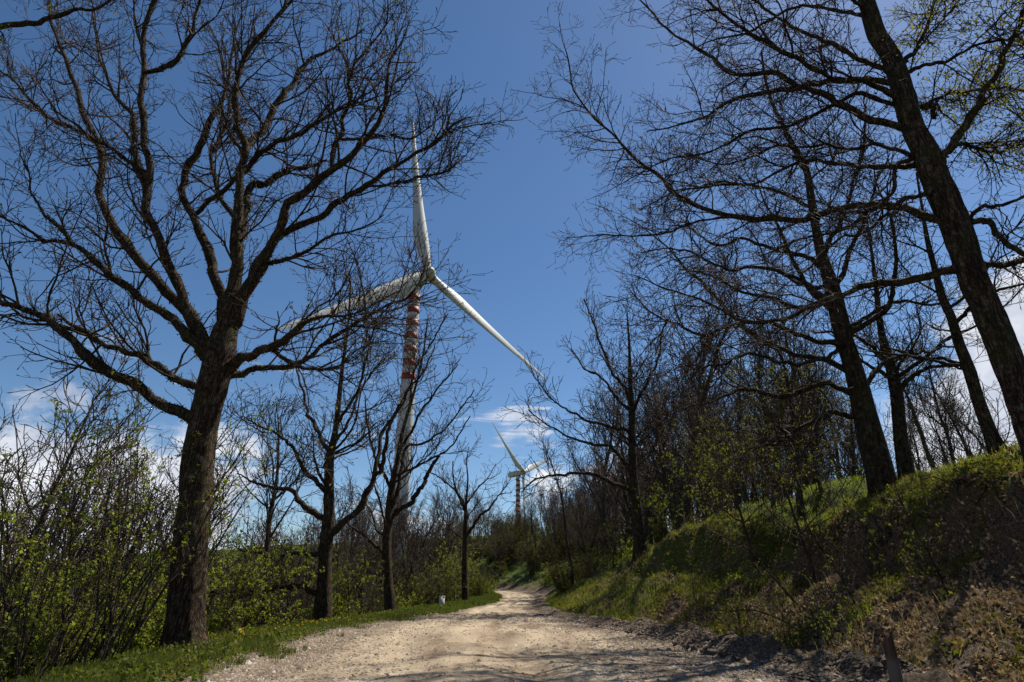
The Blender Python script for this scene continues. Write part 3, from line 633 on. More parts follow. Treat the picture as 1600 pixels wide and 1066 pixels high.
# --- second leaning tree on the bank
T = [(1390,800,58),(1388,775,50),(1377,751,42),(1367,709,38),(1356,666,35),(1343,612,30),(1331,569,27),(1318,527,25),(1308,481,24),(1295,434,20),(1282,392,15),(1271,335,12),(1264,285,11),(1256,255,9),(1238,225,8),(1223,195,6),(1208,165,5),(1195,120,4),(1190,80,3)]
L2 = [
 (2.5,[(1333,575,14),(1290,556,10),(1250,552,9),(1213,536,9),(1183,519,8),(1145,502,7),(1120,464,6),(1086,434,5),(1061,409,4),(1036,380,3),(1010,360,2)]),
 (-2.5,[(1325,545,12),(1280,530,9),(1250,515,8),(1200,500,7),(1150,505,6),(1100,520,5),(1050,500,4),(1010,480,3),(985,455,2)]),
 (1.5,[(1345,620,12),(1290,597,9),(1250,610,9),(1208,616,8),(1171,607,7),(1141,618,5),(1110,628,3),(1060,640,2)]),
 (-3,[(1310,480,11),(1270,450,8),(1230,430,7),(1190,420,6),(1140,425,5),(1090,400,4),(1050,390,3),(1000,395,2)]),
 (3,[(1295,430,10),(1260,400,8),(1220,390,7),(1160,370,5),(1120,380,4),(1070,350,3)]),
 (1,[(1285,405,9),(1310,360,7),(1330,310,6),(1345,250,5),(1350,200,4),(1350,150,2)]),
 (-2,[(1305,465,12),(1315,420,9),(1325,390,8),(1345,350,6),(1360,310,5),(1372,280,4),(1390,240,2)]),
 (2,[(1242,235,7),(1215,230,5),(1170,245,4),(1120,255,3),(1070,240,2)]),
 (-2,[(1270,330,8),(1230,310,6),(1190,300,5),(1140,285,4),(1090,290,3),(1040,280,2)]),
 (2,[(1340,605,11),(1380,570,8),(1420,555,6),(1460,550,5),(1500,540,3)]),
 (-2,[(1315,515,10),(1350,490,7),(1400,470,6),(1450,475,4),(1490,465,2)]),
 (-2,[(1348,645,10),(1300,640,8),(1260,660,7),(1220,690,5),(1180,700,3)]),
 (-3,[(1320,535,9),(1280,570,7),(1230,580,6),(1170,560,5),(1120,575,4),(1070,570,2)]),
 (3,[(1300,455,8),(1260,480,7),(1210,465,6),(1160,455,5),(1110,430,4),(1060,420,2)]),
]
hero('stout dark bare tree with sweeping side branches rooted in the grassy bank top', 16, T, L2, 37,
     dict(rmin=.0068, sA=.22, LA=32, maxA=3.0, sB=.24, LB=13, maxB=1.1, sC=.22, LC=3.4, up=.02, K=20, flare=.3, moss=1500,
          auto=(.3, .95, .55, 36, 5.5), aang=(60, 90)), bm=M_BARKR)
T = [(1424,765,34),(1419,751,26),(1407,688,20),(1402,624,18),(1394,582,16),(1386,553,14),(1377,519,10),(1372,480,8),(1368,440,6),(1360,380,4),(1352,330,3)]
hero('slim bare tree immediately right of the stout dark tree on the bank', 18.5, T, [(2, [(1394,582,10),(1360,540,7),(1320,520,5),(1270,520,3)]), (-2, [(1400,610,9),(1440,580,7),(1480,570,5),(1520,580,3)])], 41,
     dict(rmin=.0078, sA=.34, LA=26, maxA=2.4, sB=.3, LB=12, maxB=1, sC=.35, LC=3, up=.03, K=14, flare=.25, auto=(.22, .95, .30, 34, 5)), bm=M_BARKR)
T = [(1572,740,42),(1567,722,34),(1550,683,20),(1529,628,18),(1516,582,17),(1500,540,15),(1487,498,13),(1470,460,11),(1462,426,9),(1449,375,7),(1440,320,4),(1432,270,3)]
hero('slender leaning bare tree on the sunlit grass at far right of the hilltop', 14, T, [(2, [(1516,582,8),(1480,560,6),(1430,560,5),(1380,540,3)]), (-2, [(1490,505,8),(1530,470,6),(1570,450,5),(1620,440,3)])], 43,
     dict(rmin=.006, sA=.30, LA=26, maxA=2., sB=.28, LB=12, maxB=.8, sC=.3, LC=3, up=.05, K=14, flare=.3, auto=(.30, .95, .40, 32, 4)), bm=M_BARKR)

# --- trees along the left verge, further on
T = [(503,985,32),(504,963,28),(507,902,22),(509,855,20),(514,808,18),(514,761,15),(516,714,13),(525,668,9),(535,574,6),(544,508,4),(548,440,2.5)]
L3 = [(2,[(510,836,16),(525,827,14),(544,804,12),(568,775,11),(582,743,9),(591,700,7),(600,668,6),(624,635,5),(643,602,4),(665,570,3),(680,540,2)]),
 (-2,[(582,743,8),(596,728,8),(605,700,7),(615,660,5),(640,620,3),(655,560,2)]),
 (2,[(512,812,12),(474,790,10),(450,766,8),(427,761,6),(394,752,4),(370,740,2)]),
 (-3,[(514,775,10),(478,743,8),(455,705,6),(427,677,4),(403,668,3),(380,650,2)]),
 (3,[(515,720,9),(500,680,7),(492,668,7),(474,620,5),(464,574,3),(455,530,2)]),
 (-2,[(507,868,9),(460,866,6),(427,872,5),(400,860,3)]),
 (-3,[(504,930,11),(470,918,9),(450,920,8),(415,925,7),(380,930,6),(330,925,4)]),
 (-2,[(525,668,6),(560,610,5),(575,560,4),(590,500,2.5)]),(2,[(520,690,6),(550,650,5),(570,600,4),(600,560,3)])]
hero('bare tree with low forked trunk on the left verge beyond the big oak', 26.5, T, L3, 51,
     dict(rmin=.0105, sA=.40, LA=30, maxA=3.2, sB=.36, LB=13, maxB=1.3, sC=.4, LC=4, thin=.05, up=.08, K=16, flare=.3, auto=(.3, .99, .5, 40, 5), leaves=300, lsize=.09), tm=M_TWIGF)
T = [(612,966,24),(610,950,20),(606,900,14),(604,855,14),(607,808,12),(612,761,10),(622,714,8),(630,670,6),(645,620,4),(660,560,3),(668,500,2)]
L4 = [(1,[(606,820,10),(620,800,9),(640,785,9),(661,757,8),(672,735,7),(686,712,5)]),(2,[(608,805,8),(620,760,7),(628,700,5),(660,690,4),(700,660,3),(740,610,2)]),
 (-2,[(625,700,6),(645,670,5),(660,640,4),(690,600,3),(715,570,2)]),(2,[(606,870,8),(590,855,6),(570,840,5),(540,815,3)]),(-2,[(610,770,7),(590,720,5),(575,670,4),(570,620,2)]),
 (2,[(640,640,4),(650,580,4),(680,530,3),(700,490,2)]),(-2,[(616,740,5),(660,720,4),(700,700,3),(735,650,2)])]
hero('bare tree with a broken side branch in front of the turbine tower base', 34, T, L4, 53,
     dict(rmin=.013, sA=.5, LA=30, maxA=3.4, sB=.42, LB=13, maxB=1.4, sC=.5, LC=4, thin=.05, up=.08, K=14, flare=.3, auto=(.25, .99, .75, 40, 4.5)), tm=M_TWIGF)
T = [(727,955,16),(727,938,12),(726,900,10),(727,832,8),(728,790,4.5),(731,750,2.6),(729,720,1.6),(733,698,.8)]
L5 = [(2,[(727,835,6),(728,800,5),(715,775,4),(700,760,3),(685,745,2.5),(665,735,1.5)]),(-2,[(728,838,6),(750,805,5),(765,795,4),(780,775,2),(800,770,1.2)]),(2,[(729,790,4),(745,765,3),(760,750,2),(775,725,1.2)]),(-2,[(729,800,4),(712,760,3),(708,720,2)])]
hero('small bare tree standing alone before the bend at the left roadside', 43, T, L5, 57,
     dict(rmin=.0125, sA=.6, LA=28, maxA=2.6, sB=.5, LB=12, maxB=1.2, sC=.8, LC=4, thin=.05, up=.08, K=12, flare=.25, auto=(.3, .99, .42, 36, 3.2)), tm=M_TWIGF)
# --- right of the road, mid distance
T = [(1005,885,34),(1003,868,26),(999,835,19),(996,797,16),(990,751,14),(988,709,12),(987,645,10),(985,603,7),(983,540,4),(980,490,2)]
L6 = [(2,[(987,650,8),(977,612,6),(955,578,5),(934,527,4),(922,489,3),(913,468,2)]),(-3,[(989,680,8),(977,671,6),(934,662,5),(892,645,4),(858,620,2),(835,590,1.5)]),
 (3,[(986,645,7),(965,620,5),(939,586,4),(913,574,3),(892,544,2)]),(-2,[(990,745,8),(955,700,6),(920,690,5),(870,670,3),(825,640,2)]),(2,[(987,650,6),(1010,600,5),(1030,560,4),(1040,500,2)]),
 (-2,[(992,770,8),(940,745,6),(890,740,5),(840,750,3),(815,770,2)])]
hero('tallest bare tree at the crest where the right bank meets the woodland', 31, T, L6, 61,
     dict(rmin=.012, sA=.42, LA=30, maxA=3.4, sB=.40, LB=13, maxB=1.4, sC=.42, LC=4, thin=.05, up=.10, K=16, flare=.3, auto=(.25, .99, .42, 44, 6)), bm=M_BARKR, tm=M_TWIGF)

# --- limb of a tree outside the left edge, reaching over
T = [(-190,1060,60),(-185,900,52),(-180,700,46),(-175,500,40),(-165,300,34),(-150,150,26),(-130,60,16),(-120,-20,10)]
hero('tree just outside the left edge reaching one dark limb across the top left corner', 11, T,
     [(.5,[(-150,120,16),(-100,70,13),(-40,50,11),(0,42,10),(45,36,9),(75,26,8),(110,15,7),(145,18,5),(165,8,4),(182,-15,3)]), (1,[(-175,480,14),(-110,400,10),(-50,330,7),(-20,260,4)])], 67,
     dict(rmin=.005, sA=.3, LA=8, maxA=1.0, sB=.2, LB=4, maxB=.5, sC=.2, LC=1.3, up=-.05, K=14, flare=.2, leaves=260, lsize=.045, leafmask=lambda s: s[:, 2] > 9))

# ------------------------------------------------------------------ grown tree kinds, copied over the woodland
def copy_thing(root, loc, rz, s, label, tilt=(0, 0)):
    r = root.copy(); COL.objects.link(r); r.location = loc; r.rotation_euler = (tilt[0], tilt[1], rz); r.scale = (s, s, s); r['label'] = label
    for ch in list(root.children):
        c = ch.copy(); COL.objects.link(c); c.parent = r
    return r
def grow_tree(name, cat, seed, H, r0, t0, nl, Lk, spread, rmin, leaves=0, lsize=.08, lmat=None, sA=.5, sB=.4, sC=0, lean=.03, bmat=None, tmat=None, maxL=5):
    lean = .075
    rng = np.random.default_rng(seed); n = 16; d = np.array([0, 0, 1.]); p = [np.array([0, 0, -.3])]
    for i in range(n-1):
        d = unit(d+lean*rng.normal(size=3)+np.array([0, 0, .05])); p.append(p[-1]+d*(H+.3)/(n-1))
    P = np.array(p); R = r0*(1-np.linspace(0, 1, n)**.9*.93)
    root = bpy.data.objects.new(name, None); COL.objects.link(root); root['category'] = cat
    build_trunk('trunk', P, R, bmat or M_BARKF, root, np.zeros(3), K=12, flare=.3, seed=seed, N=30)
    LPp, LRr = children(rng, P[None], R[None], H*(1-t0)/nl, t0, .97, spread, (.32, .55), Lk, .75, maxL, 14, .13, .10, rmin*1.5, .85, 1)
    A, AR = children(rng, LPp, LRr, sA, .12, 1, (25, 60), (.45, .75), 27, .75, 2.8, 7, .17, .08, rmin*1.2, .7, .8)
    B, BR = children(rng, A, AR, sB, .15, 1, (25, 60), (.5, .85), 12, .6, 1.3, 5, .2, .08, rmin, .5, .9)
    b = Bag().add(*tubes(LPp, LRr, 6)).add(*tubes(A, AR, 4)).add(*tubes(B, BR, 3))
    src = [B[:, -1], B[:, 2]]
    if sC:
        Cc, CR = children(rng, B, BR, sC, .2, 1, (30, 60), (.6, .9), 2.6, .5, .6, 3, .25, .05, rmin*.85, .4, .8); b.add(*tubes(Cc, CR, 3)); src.append(Cc[:, -1])
    obj('crown', b.mesh('crown', tmat or M_TWIGF), root)
    if leaves:
        s_ = np.concatenate(src); ii = np.repeat(rng.integers(0, len(s_), leaves//4), 4); V, Fq = leaf_quads(rng, s_[ii]+rng.normal(size=(len(ii), 3))*.035, lsize)
        o = obj('leaves', ngon_mesh('leaves', V, Fq, lmat or M_BUSH, False), root); o['kind'] = 'stuff'
    return root
def grow_shrub(name, seed, ns, H, r0, rmin, spread, leaves, lsize, lmat, sA=.35, sB=.3, drop=.25, tmat=None, fill=0, Lk=20):
    rng = np.random.default_rng(seed); n = 12
    a = rng.uniform(0, 2*np.pi, ns); out = rng.uniform(.05, spread, ns); d = unit(np.stack([np.cos(a)*out, np.sin(a)*out, np.ones(ns)], 1))
    cur = np.stack([np.cos(a)*.15, np.sin(a)*.15, np.full(ns, -.2)], 1); Pp = [cur]; L = H*rng.uniform(.55, 1.1, ns)
    for i in range(n-1):
        d = unit(d+.09*rng.normal(size=d.shape)+np.array([0, 0, .03])); cur = cur+d*(L/(n-1))[:, None]; Pp.append(cur)
    P = np.stack(Pp, 1); R = r0*rng.uniform(.5, 1.1, ns)[:, None]*(1-.85*np.linspace(0, 1, n)[None]); R = np.maximum(R, rmin)
    A, AR = children(rng, P, R, sA, drop, 1, (25, 65), (.35, .7), Lk, .75, 1.8, 6, .16, .05, rmin, .6, .7)
    B, BR = children(rng, A, AR, sB, .1, 1, (30, 60), (.6, .9), 5, .55, .7, 4, .2, .05, rmin*.85, .4, .9)
    root = bpy.data.objects.new(name, None); COL.objects.link(root); root['category'] = 'shrub'
    obj('stems', Bag().add(*tubes(P, R, 6)).mesh('stems', M_BARKF), root)['kind'] = 'stuff'
    obj('twigs', Bag().add(*tubes(A, AR, 3)).add(*tubes(B, BR, 3)).mesh('twigs', tmat or M_TWIG), root)['kind'] = 'stuff'
    if leaves:
        s_ = np.concatenate([B[:, -1], B[:, 1], A[:, -1], A[:, 3]]); ii = np.repeat(rng.integers(0, len(s_), leaves//4), 4)
        V, Fq = leaf_quads(rng, s_[ii]+rng.normal(size=(len(ii), 3))*.028, lsize*rng.uniform(.45, 1.35, len(ii))); obj('leaves', ngon_mesh('leaves', V, Fq, lmat, False), root)['kind'] = 'stuff'
    return root
LIB = {}
LIB['wa'] = grow_tree('woodland_tree', 'tree', 101, 12, .21, .25, 26, 42, (28, 60), .012, sC=.75)
LIB['wb'] = grow_tree('woodland_tree', 'tree', 102, 14, .24, .34, 26, 38, (25, 55), .013, sC=.75)
LIB['wc'] = grow_tree('woodland_tree', 'tree', 103, 10, .18, .20, 26, 44, (35, 70), .012, sC=.65)
LIB['wd'] = grow_tree('woodland_tree', 'tree', 104, 13, .18, .42, 20, 34, (22, 50), .013, sC=.8)
LIB['la'] = grow_tree('leafing_tree', 'tree', 111, 6, .09, .18, 26, 52, (50, 88), .009, leaves=1900, lsize=.055, lmat=M_BUSH, bmat=M_BARKF)
LIB['lb'] = grow_tree('leafing_tree', 'tree', 112, 4.6, .08, .12, 26, 60, (50, 90), .009, leaves=3000, lsize=.06, lmat=M_LEAF)
LIB['sa'] = grow_shrub('hazel_shrub', 121, 8, 7.0, .034, .0046, .62, 1000, .046, M_LEAF)
LIB['sb'] = grow_shrub('hazel_shrub', 122, 7, 5.6, .030, .0044, .85, 1300, .046, M_LEAF, drop=.12)
LIB['sc'] = grow_shrub('bushy_shrub', 123, 16, 2.4, .018, .0055, .9, 3200, .055, M_LEAF, sA=.2, sB=.2, drop=.1)
LIB['sd'] = grow_shrub('bushy_shrub', 124, 14, 1.8, .016, .0055, .9, 1700, .05, M_BUSH, sA=.2, sB=.2, drop=.1)
LIB['se'] = grow_shrub('thicket_shrub', 125, 24, 3.0, .020, .009, .9, 2200, .06, M_BRUSH, sA=.25, sB=.25, drop=.05, tmat=M_TWIGF)
USED = set()
def plant(kind, x, y, s, rz, label, grp, dz=0, tilt=(0, 0)):
    z = gz(x, y)+dz; p = LIB[kind]
    if kind not in USED:
        USED.add(kind); p.location = (x, y, z); p.rotation_euler = (tilt[0], tilt[1], rz); p.scale = (s, s, s); p['label'] = label; r = p
    else: r = copy_thing(p, (x, y, z), rz, s, label, tilt)
    r['group'] = grp; return r
def px_ground(px, Y): return ray(px, 900)[0]*Y/ray(px, 900)[1]
rg = np.random.default_rng(5)
# woodland on the hillside right of the road
# (pixel column, distance, kind, scale)
G_R = 'bare trees of the woodland on the right hillside'
lead = [(1065, 30, 'wb', 1.0, 'straight bare tree on the bank right of the tallest crest tree'), (1084, 36, 'wd', 1.1, 'second slim trunk directly behind the straight bare tree'),
        (895, 42, 'wd', .75, 'slim bare tree at the foot of the bank left of the tallest crest tree'), (1270, 21, 'wc', .8, 'low dark tree left of the stout tree at the grass edge'),
        (1240, 24, 'wd', .75, 'thin trunk behind the leafing shrubs left of the low dark tree'), (1180, 34, 'wa', 1.0, 'bare tree midway along the hillside above the leafy undergrowth'),
        (1490, 40, 'wc', .55, 'small spreading bare tree on the hilltop skyline at right'), (1445, 45, 'wa', .5, 'small upright bare tree on the hilltop skyline at right')]
for px, Y, k, s, lab in lead: plant(k, px_ground(px, Y), Y, s, rg.uniform(0, 6), lab, G_R)
n = 0
pts = []
for _ in range(4000):
    Y = rg.uniform(24, 105); e = rg.uniform(5.0, 40); x = float(XR(np.array([Y]))[0])+e
    px = 800+FPX*x/(Y*CP+.3*Y*SP*0+1)
    if Y < 38 and e < 13: continue
    if px > 1150 and Y < 40: continue
    if px > 1330 and rg.random() < .6: continue
    if e > 25 and rg.random() < .5: continue
    if Y > 75 and e < 8: continue
    if any((x-a)**2+(Y-b)**2 < 2.3**2 for a, b in pts): continue
    pts.append((x, Y)); n += 1
    if n > 165: break
for x, Y in pts:
    k = ('wa', 'wb', 'wc', 'wd')[rg.integers(4)]
    s = rg.uniform(.8, 1.25)
    if x < 14 and Y > 50: s *= .68
    plant(k, x, Y, s, rg.uniform(0, 6.3), 'thin bare tree in the dense woodland on the right hillside', G_R, tilt=tuple(rg.normal(size=2)*.04))
for x, Y, k, s in ((13.5, 10.5, 'wb', 1.0), (18.5, 15, 'wa', 1.1), (17, 8, 'wc', 1.1), (22, 12, 'wd', 1.2)):  # unseen trees, added to throw dappled shade over the near bank
    plant(k, x, Y, s, rg.uniform(0, 6.3), 'unseen hillside tree added beyond the right edge to shade the near bank', G_R)
# ahead, beyond the bend
for k in range(85):
    Y = rg.uniform(94, 145); x = rg.uniform(-38, 24)
    if x < float(XR(np.array([Y]))[0])+3.0: continue
    plant(('wc', 'wa', 'wd')[rg.integers(3)], x, Y, rg.uniform(.55, .85)*(.62 if -.03 < x/Y < .045 else 1), rg.uniform(0, 6.3), 'low bare tree in the dark thicket beyond the bend of the road', 'bare trees beyond the bend')
# left side, below and along the verge
def hides(x, Y):                      # keep the view of the roadside trunks open, as the road is kept clear there
    return any(Y < ty+.8 and abs(x/Y-tx/ty) < .045 for tx, ty in ((-8.1, 26.5), (-6.4, 34), (-3.1, 43)))
G_L = 'bare trees on the slope below the left verge'
for px, Y, k, s, lab in [(35, 17, 'wc', .85, 'bare tree at the left edge of the photo behind the hazels'), (110, 22, 'wb', .8, 'bare tree behind the hazels, second from the left edge'),
                         (160, 30, 'wa', .9, 'dark bare tree low on the slope left of the big oak'), (410, 36, 'wc', .8, 'bare tree between the big oak and the low forked tree'),
                         (655, 47, 'wd', .6, 'thin bare tree between the broken branch tree and the small lone tree'), (690, 58, 'wc', .55, 'low bare tree just behind the small lone roadside tree'),
                         (450, 44, 'wa', .8, 'bare tree behind the low forked tree on the left slope'), (570, 50, 'wb', .62, 'bare tree behind the broken branch tree on the left slope')]:
    plant(k, px_ground(px, Y), Y, s, rg.uniform(0, 6), lab, G_L)
for k in range(115):
    Y = rg.uniform(24, 95); x = float(XL(np.array([Y]))[0])-rg.uniform(4, 30)
    if hides(x, Y) or (Y < 38 and -.36 < x/Y < -.12): continue
    plant(('wa', 'wb', 'wc', 'wd')[rg.integers(4)], x, Y, rg.uniform(.7, 1.0) if Y < 60 else rg.uniform(.6, .85), rg.uniform(0, 6.3), 'thin bare tree among others on the wooded slope below the left verge', G_L, tilt=tuple(rg.normal(size=2)*.05))
# hazels and shrubs at left
G_H = 'leafing hazels left of the big oak'
hz = [(-30, 10.5, 'sa', .9), (45, 11.5, 'sb', .95), (85, 9.6, 'sb', .75), (125, 13, 'sa', .95), (175, 11.5, 'sa', .85), (215, 13.5, 'sb', .9), (20, 15, 'sa', 1.1), (245, 16.5, 'sa', .9), (190, 17, 'sb', 1.1), (100, 18, 'sa', 1.1), (60, 14, 'sb', 1)]
hl = ['hazel shrub cut by the left edge', 'many stemmed hazel second from the left edge', 'low leaning hazel at the bottom left corner', 'hazel with upright stems in the middle of the left group',
      'hazel with crossing stems near the verge grass', 'hazel leaning against the big oak trunk from the left', 'tall hazel deep in the left corner of the slope', 'slender hazel right behind the big oak trunk',
      'tall hazel behind the crossing stems', 'tall hazel behind the middle of the left group', 'hazel filling the gap behind the second from the left edge']
for (px, Y, k, s), lab in zip(hz, hl): plant(k, px_ground(px, Y), Y, s, rg.uniform(0, 6.3), lab, G_H)
for k in range(22):
    Y = rg.uniform(12, 27); x = float(XL(np.array([Y]))[0])-rg.uniform(3.0, 9)
    if Y < 16 and x > -8.6: x -= 1.5
    if hides(x, Y): continue
    plant('sc' if rg.random() < .6 else 'sd', x, Y, rg.uniform(.7, 1.1), rg.uniform(0, 6.3), 'low yellow green bush on the slope edge below the left verge', 'low bushes below the left verge', dz=-.1)
for k in range(26):
    Y = rg.uniform(25, 62); x = float(XL(np.array([Y]))[0])-rg.uniform(2.8, 9)
    if hides(x, Y): continue
    plant(('sc', 'sc', 'lb', 'se')[rg.integers(4)], x, Y, rg.uniform(.6, 1.1), rg.uniform(0, 6.3), 'leafing bush in the hedge along the far part of the left verge', 'bushes of the left roadside hedge', dz=-.1)
for px, Y, k, s, lab in [(440, 23, 'lb', .72, 'bright green leafing tree between the big oak and the low forked tree'), (385, 20, 'lb', .6, 'low leafing tree directly right of the big oak trunk'),
                         (565, 29, 'lb', .62, 'bright green leafing tree right of the low forked tree'), (480, 29, 'la', .8, 'leafing tree behind the low forked trunk'), (335, 24, 'la', .9, 'leafing tree seen behind the big oak trunk')]:
    plant(k, px_ground(px, Y)-.4, Y, s, rg.uniform(0, 6), lab, 'leafing trees along the left verge', dz=-.2)
# right: understorey along the bank top
for px, Y, k, s, lab in [(1180, 19, 'la', .75, 'leafing tree on the bank top left of the low dark tree'), (1270, 16.5, 'la', .72, 'leafing tree in front of the low dark tree on the bank'),
                         (1115, 24, 'lb', .6, 'low yellow green leafing tree at the bank crest'), (1370, 13.8, 'sb', .42, 'small leafy hazel before the stout dark tree'), (1225, 23, 'la', .95, 'taller leafing tree behind the bank top shrubs'),
                         (1310, 22, 'la', .8, 'leafing tree directly left of the stout dark trunk'), (1045, 29, 'lb', .55, 'leafing tree at the foot of the straight bare tree'), (960, 36, 'la', .55, 'leafing tree left of the tallest crest tree')]:
    plant(k, px_ground(px, Y), Y, s, rg.uniform(0, 6), lab, 'leafing trees along the right bank top', dz=-.1)
for (px, Y, s), lab in zip([(1150, 14.5, .36), (1215, 12.5, .32), (1085, 18, .38), (1290, 11.5, .30), (1020, 22, .4), (1440, 12.3, .34)],
        ['knee high leafy sapling on the middle of the bank face', 'leafy sapling on the near bank below the low dark tree', 'leafy sapling on the bank left of the fallen branch', 'small leafy sapling on the dark lip of the bank',
         'leafy sapling at the far end of the grassy bank face', 'small leafy sapling on the bank top near the right edge']):
    plant('sb', px_ground(px, Y), Y, s, rg.uniform(0, 6), lab, 'leafy saplings on the right bank', dz=-.05)
for k in range(32):
    Y = rg.uniform(29, 82); x = float(XR(np.array([Y]))[0])+rg.uniform(1.5, 10)
    plant(('se', 'se', 'sc', 'sd')[rg.integers(4)], x, Y, rg.uniform(.5, .95), rg.uniform(0, 6.3), 'low budding thicket shrub at the foot of the far right bank', 'thicket shrubs along the far right bank', dz=-.15)
for k in range(150):
    Y = rg.uniform(82, 122); x = rg.uniform(-36, 18)
    if x < float(XR(np.array([Y]))[0])+1.0: continue
    plant(('se', 'se', 'se', 'sd')[rg.integers(4)], x, Y, rg.uniform(1.0, 1.9), rg.uniform(0, 6.3), 'dark shrub on the bank beyond the bend of the road', 'shrubs beyond the bend', dz=-.2)
for k in range(16):
    Y = rg.uniform(52, 76); x = float(XL(np.array([Y]))[0])-rg.uniform(.9, 3.2)
    plant(('sc', 'sd', 'se')[rg.integers(3)], x, Y, rg.uniform(.6, .95), rg.uniform(0, 6.3), 'bush crowding the left road edge right before the bend', 'bushes at the inside of the bend', dz=-.1)
for k in range(24):
    Y = rg.uniform(46, 60); x = Y*rg.uniform(-.20, -.085)
    plant(('se', 'sd', 'se', 'sc')[rg.integers(4)], x, Y, rg.uniform(.8, 1.3), rg.uniform(0, 6.3), 'brushwood shrub behind the small lone roadside tree', 'brushwood left of the bend', dz=-.1)
for k, p in LIB.items():
    if k not in USED: print('unused', k)
# a sapling and fallen sticks on the bank
def stick(name, pts3, r, label, cat, par=None):
    rng = np.random.default_rng(len(label)); P = crom(np.array(pts3), 14); P = kinks(rng, P, None, .8); R = r*(1-.7*np.linspace(0, 1, 14))
    base = P[0].copy(); root = thing(name, label, cat, base)
    obj('stem', Bag().add(*tubes(P[None], R[None], 7)).mesh('stem', M_BARKR, off=base), root)
    A, AR = children(rng, P[None], R[None], .16, .25, 1, (25, 60), (.45, .75), 9, .7, .9, 6, .16, .06, .004, .6, .6)
    B, BR = children(rng, A, AR, .14, .2, 1, (30, 60), (.6, .9), 3, .55, .35, 3, .2, .05, .0035, .3, .8)
    obj('twigs', Bag().add(*tubes(A, AR, 4)).add(*tubes(B, BR, 3)).mesh('twigs', M_TWIG, off=base), root)['kind'] = 'stuff'
    return root
def bank_pt(px, Y, h=0.):
    x = px_ground(px, Y)
    return np.array([x, Y, gz(x, Y)+h])
s0 = bank_pt(1475, 11.3, -.1); stick('sapling', [s0, s0+[-.12, 0, .7], s0+[-.3, .1, 1.5], s0+[-.45, .1, 2.4]], .022, 'thin bare sapling on the lip of the right bank', 'sapling')
s0 = bank_pt(1240, 15, -.1); stick('sapling', [s0, s0+[-.5, 0, .6], s0+[-1.1, .1, 1.3], s0+[-1.9, .1, 1.7]], .03, 'leaning bare sapling bent over the middle of the bank', 'sapling')
s0 = bank_pt(1330, 13, -.1); stick('sapling', [s0, s0+[-.3, 0, .7], s0+[-.6, .1, 1.3], s0+[-.7, .1, 2.0]], .025, 'crooked dark sapling below the stout tree on the bank', 'sapling')
a0, a1 = bank_pt(1260, 12.5, .12), bank_pt(1110, 15.5, .5); stick('fallen_branch', [a0, (a0+a1)/2+[0, 0, .25], a1], .02, 'pale fallen branch lying across the grassy bank', 'branch')
# wooden post stump at lower right
def post():
    Y = 8.55; x = ray(1396, 1040)[0]*Y/ray(1396, 1040)[1]; z = gz(x, Y); root = thing('wooden_post', 'short weathered wooden post stub at the bottom of the right bank', 'post', (x, Y, z))
    K = 14; prof = [(.085, -.3), (.075, 0), (.070, .25), (.066, .44), (.068, .50)]; V, F = lathe(prof, K)
    th = np.arctan2(V[:, 1], V[:, 0]); V[:, :2] *= (1+.10*vnoise(np.cos(th)*2+9, np.sin(th)*2+V[:, 2], 1.5, 3))[:, None]
    top = V[-K:].copy(); V[-K:, 2] += .06*np.cos(th[-K:]*1.0+.6)+.02*np.sin(th[-K:]*4); c = V[-K:].mean(0)
    m_w, t = mat('weathered_post_wood'); oc = t.n('ShaderNodeTexCoord').outputs['Object']; g = t.noise(t.scalev(oc, (1, 1, .08)), 60, 4, .6)
    low = t.n('ShaderNodeSeparateXYZ'); t.l(oc, low.inputs[0])
    cc = t.mix(t.mr(g, .35, .65), (.035, .02, .014, 1), (.085, .05, .035, 1)); cc = t.mix(t.mr(t.m('ADD', low.outputs[2], t.m('MULTIPLY', g, .10)), .24, .36, .8, 0), cc, (.12, .10, .085, 1))
    finish(t, cc, .9, g, .01, .8)
    b = Bag().add(V, F); obj('shaft', b.mesh('shaft', m_w), root)
    V2 = np.r_[V[-K:]+[0, 0, -.001], [c+[0, 0, -.015]]]; F2 = np.array([[i, (i+1) % K, K] for i in range(K)])
    obj('split_top', ngon_mesh('split_top', V2, F2, m_w, False), root)
post()
def marker(px, Y, h, w_, m_, label, name):
    x = px_ground(px, Y); z = gz(x, Y); root = thing(name, label, 'marker post', (x, Y, z))
    V, F = box((0, 0, h/2-.1), (w_, w_*.6, h+.2)); obj('post', ngon_mesh('post', V, F, m_, False), root)
    V, F = box((0, 0, h+.012), (w_*1.15, w_*.75, .05)); obj('cap', ngon_mesh('cap', V, F, m_, False), root)
m_con = simple('pale_concrete', (.42, .40, .36, 1), (.60, .58, .53, 1), 9, rough=.9)
marker(692, 33.5, .50, .26, m_con, 'short pale concrete marker on the left verge', 'marker_stone')
m_rust = simple('rusty_brown_post', (.10, .04, .02, 1), (.16, .07, .04, 1), 9, rough=.9)
marker(712, 40, .55, .10, m_rust, 'thin brown stake on the verge just right of the pale marker', 'marker_stake')

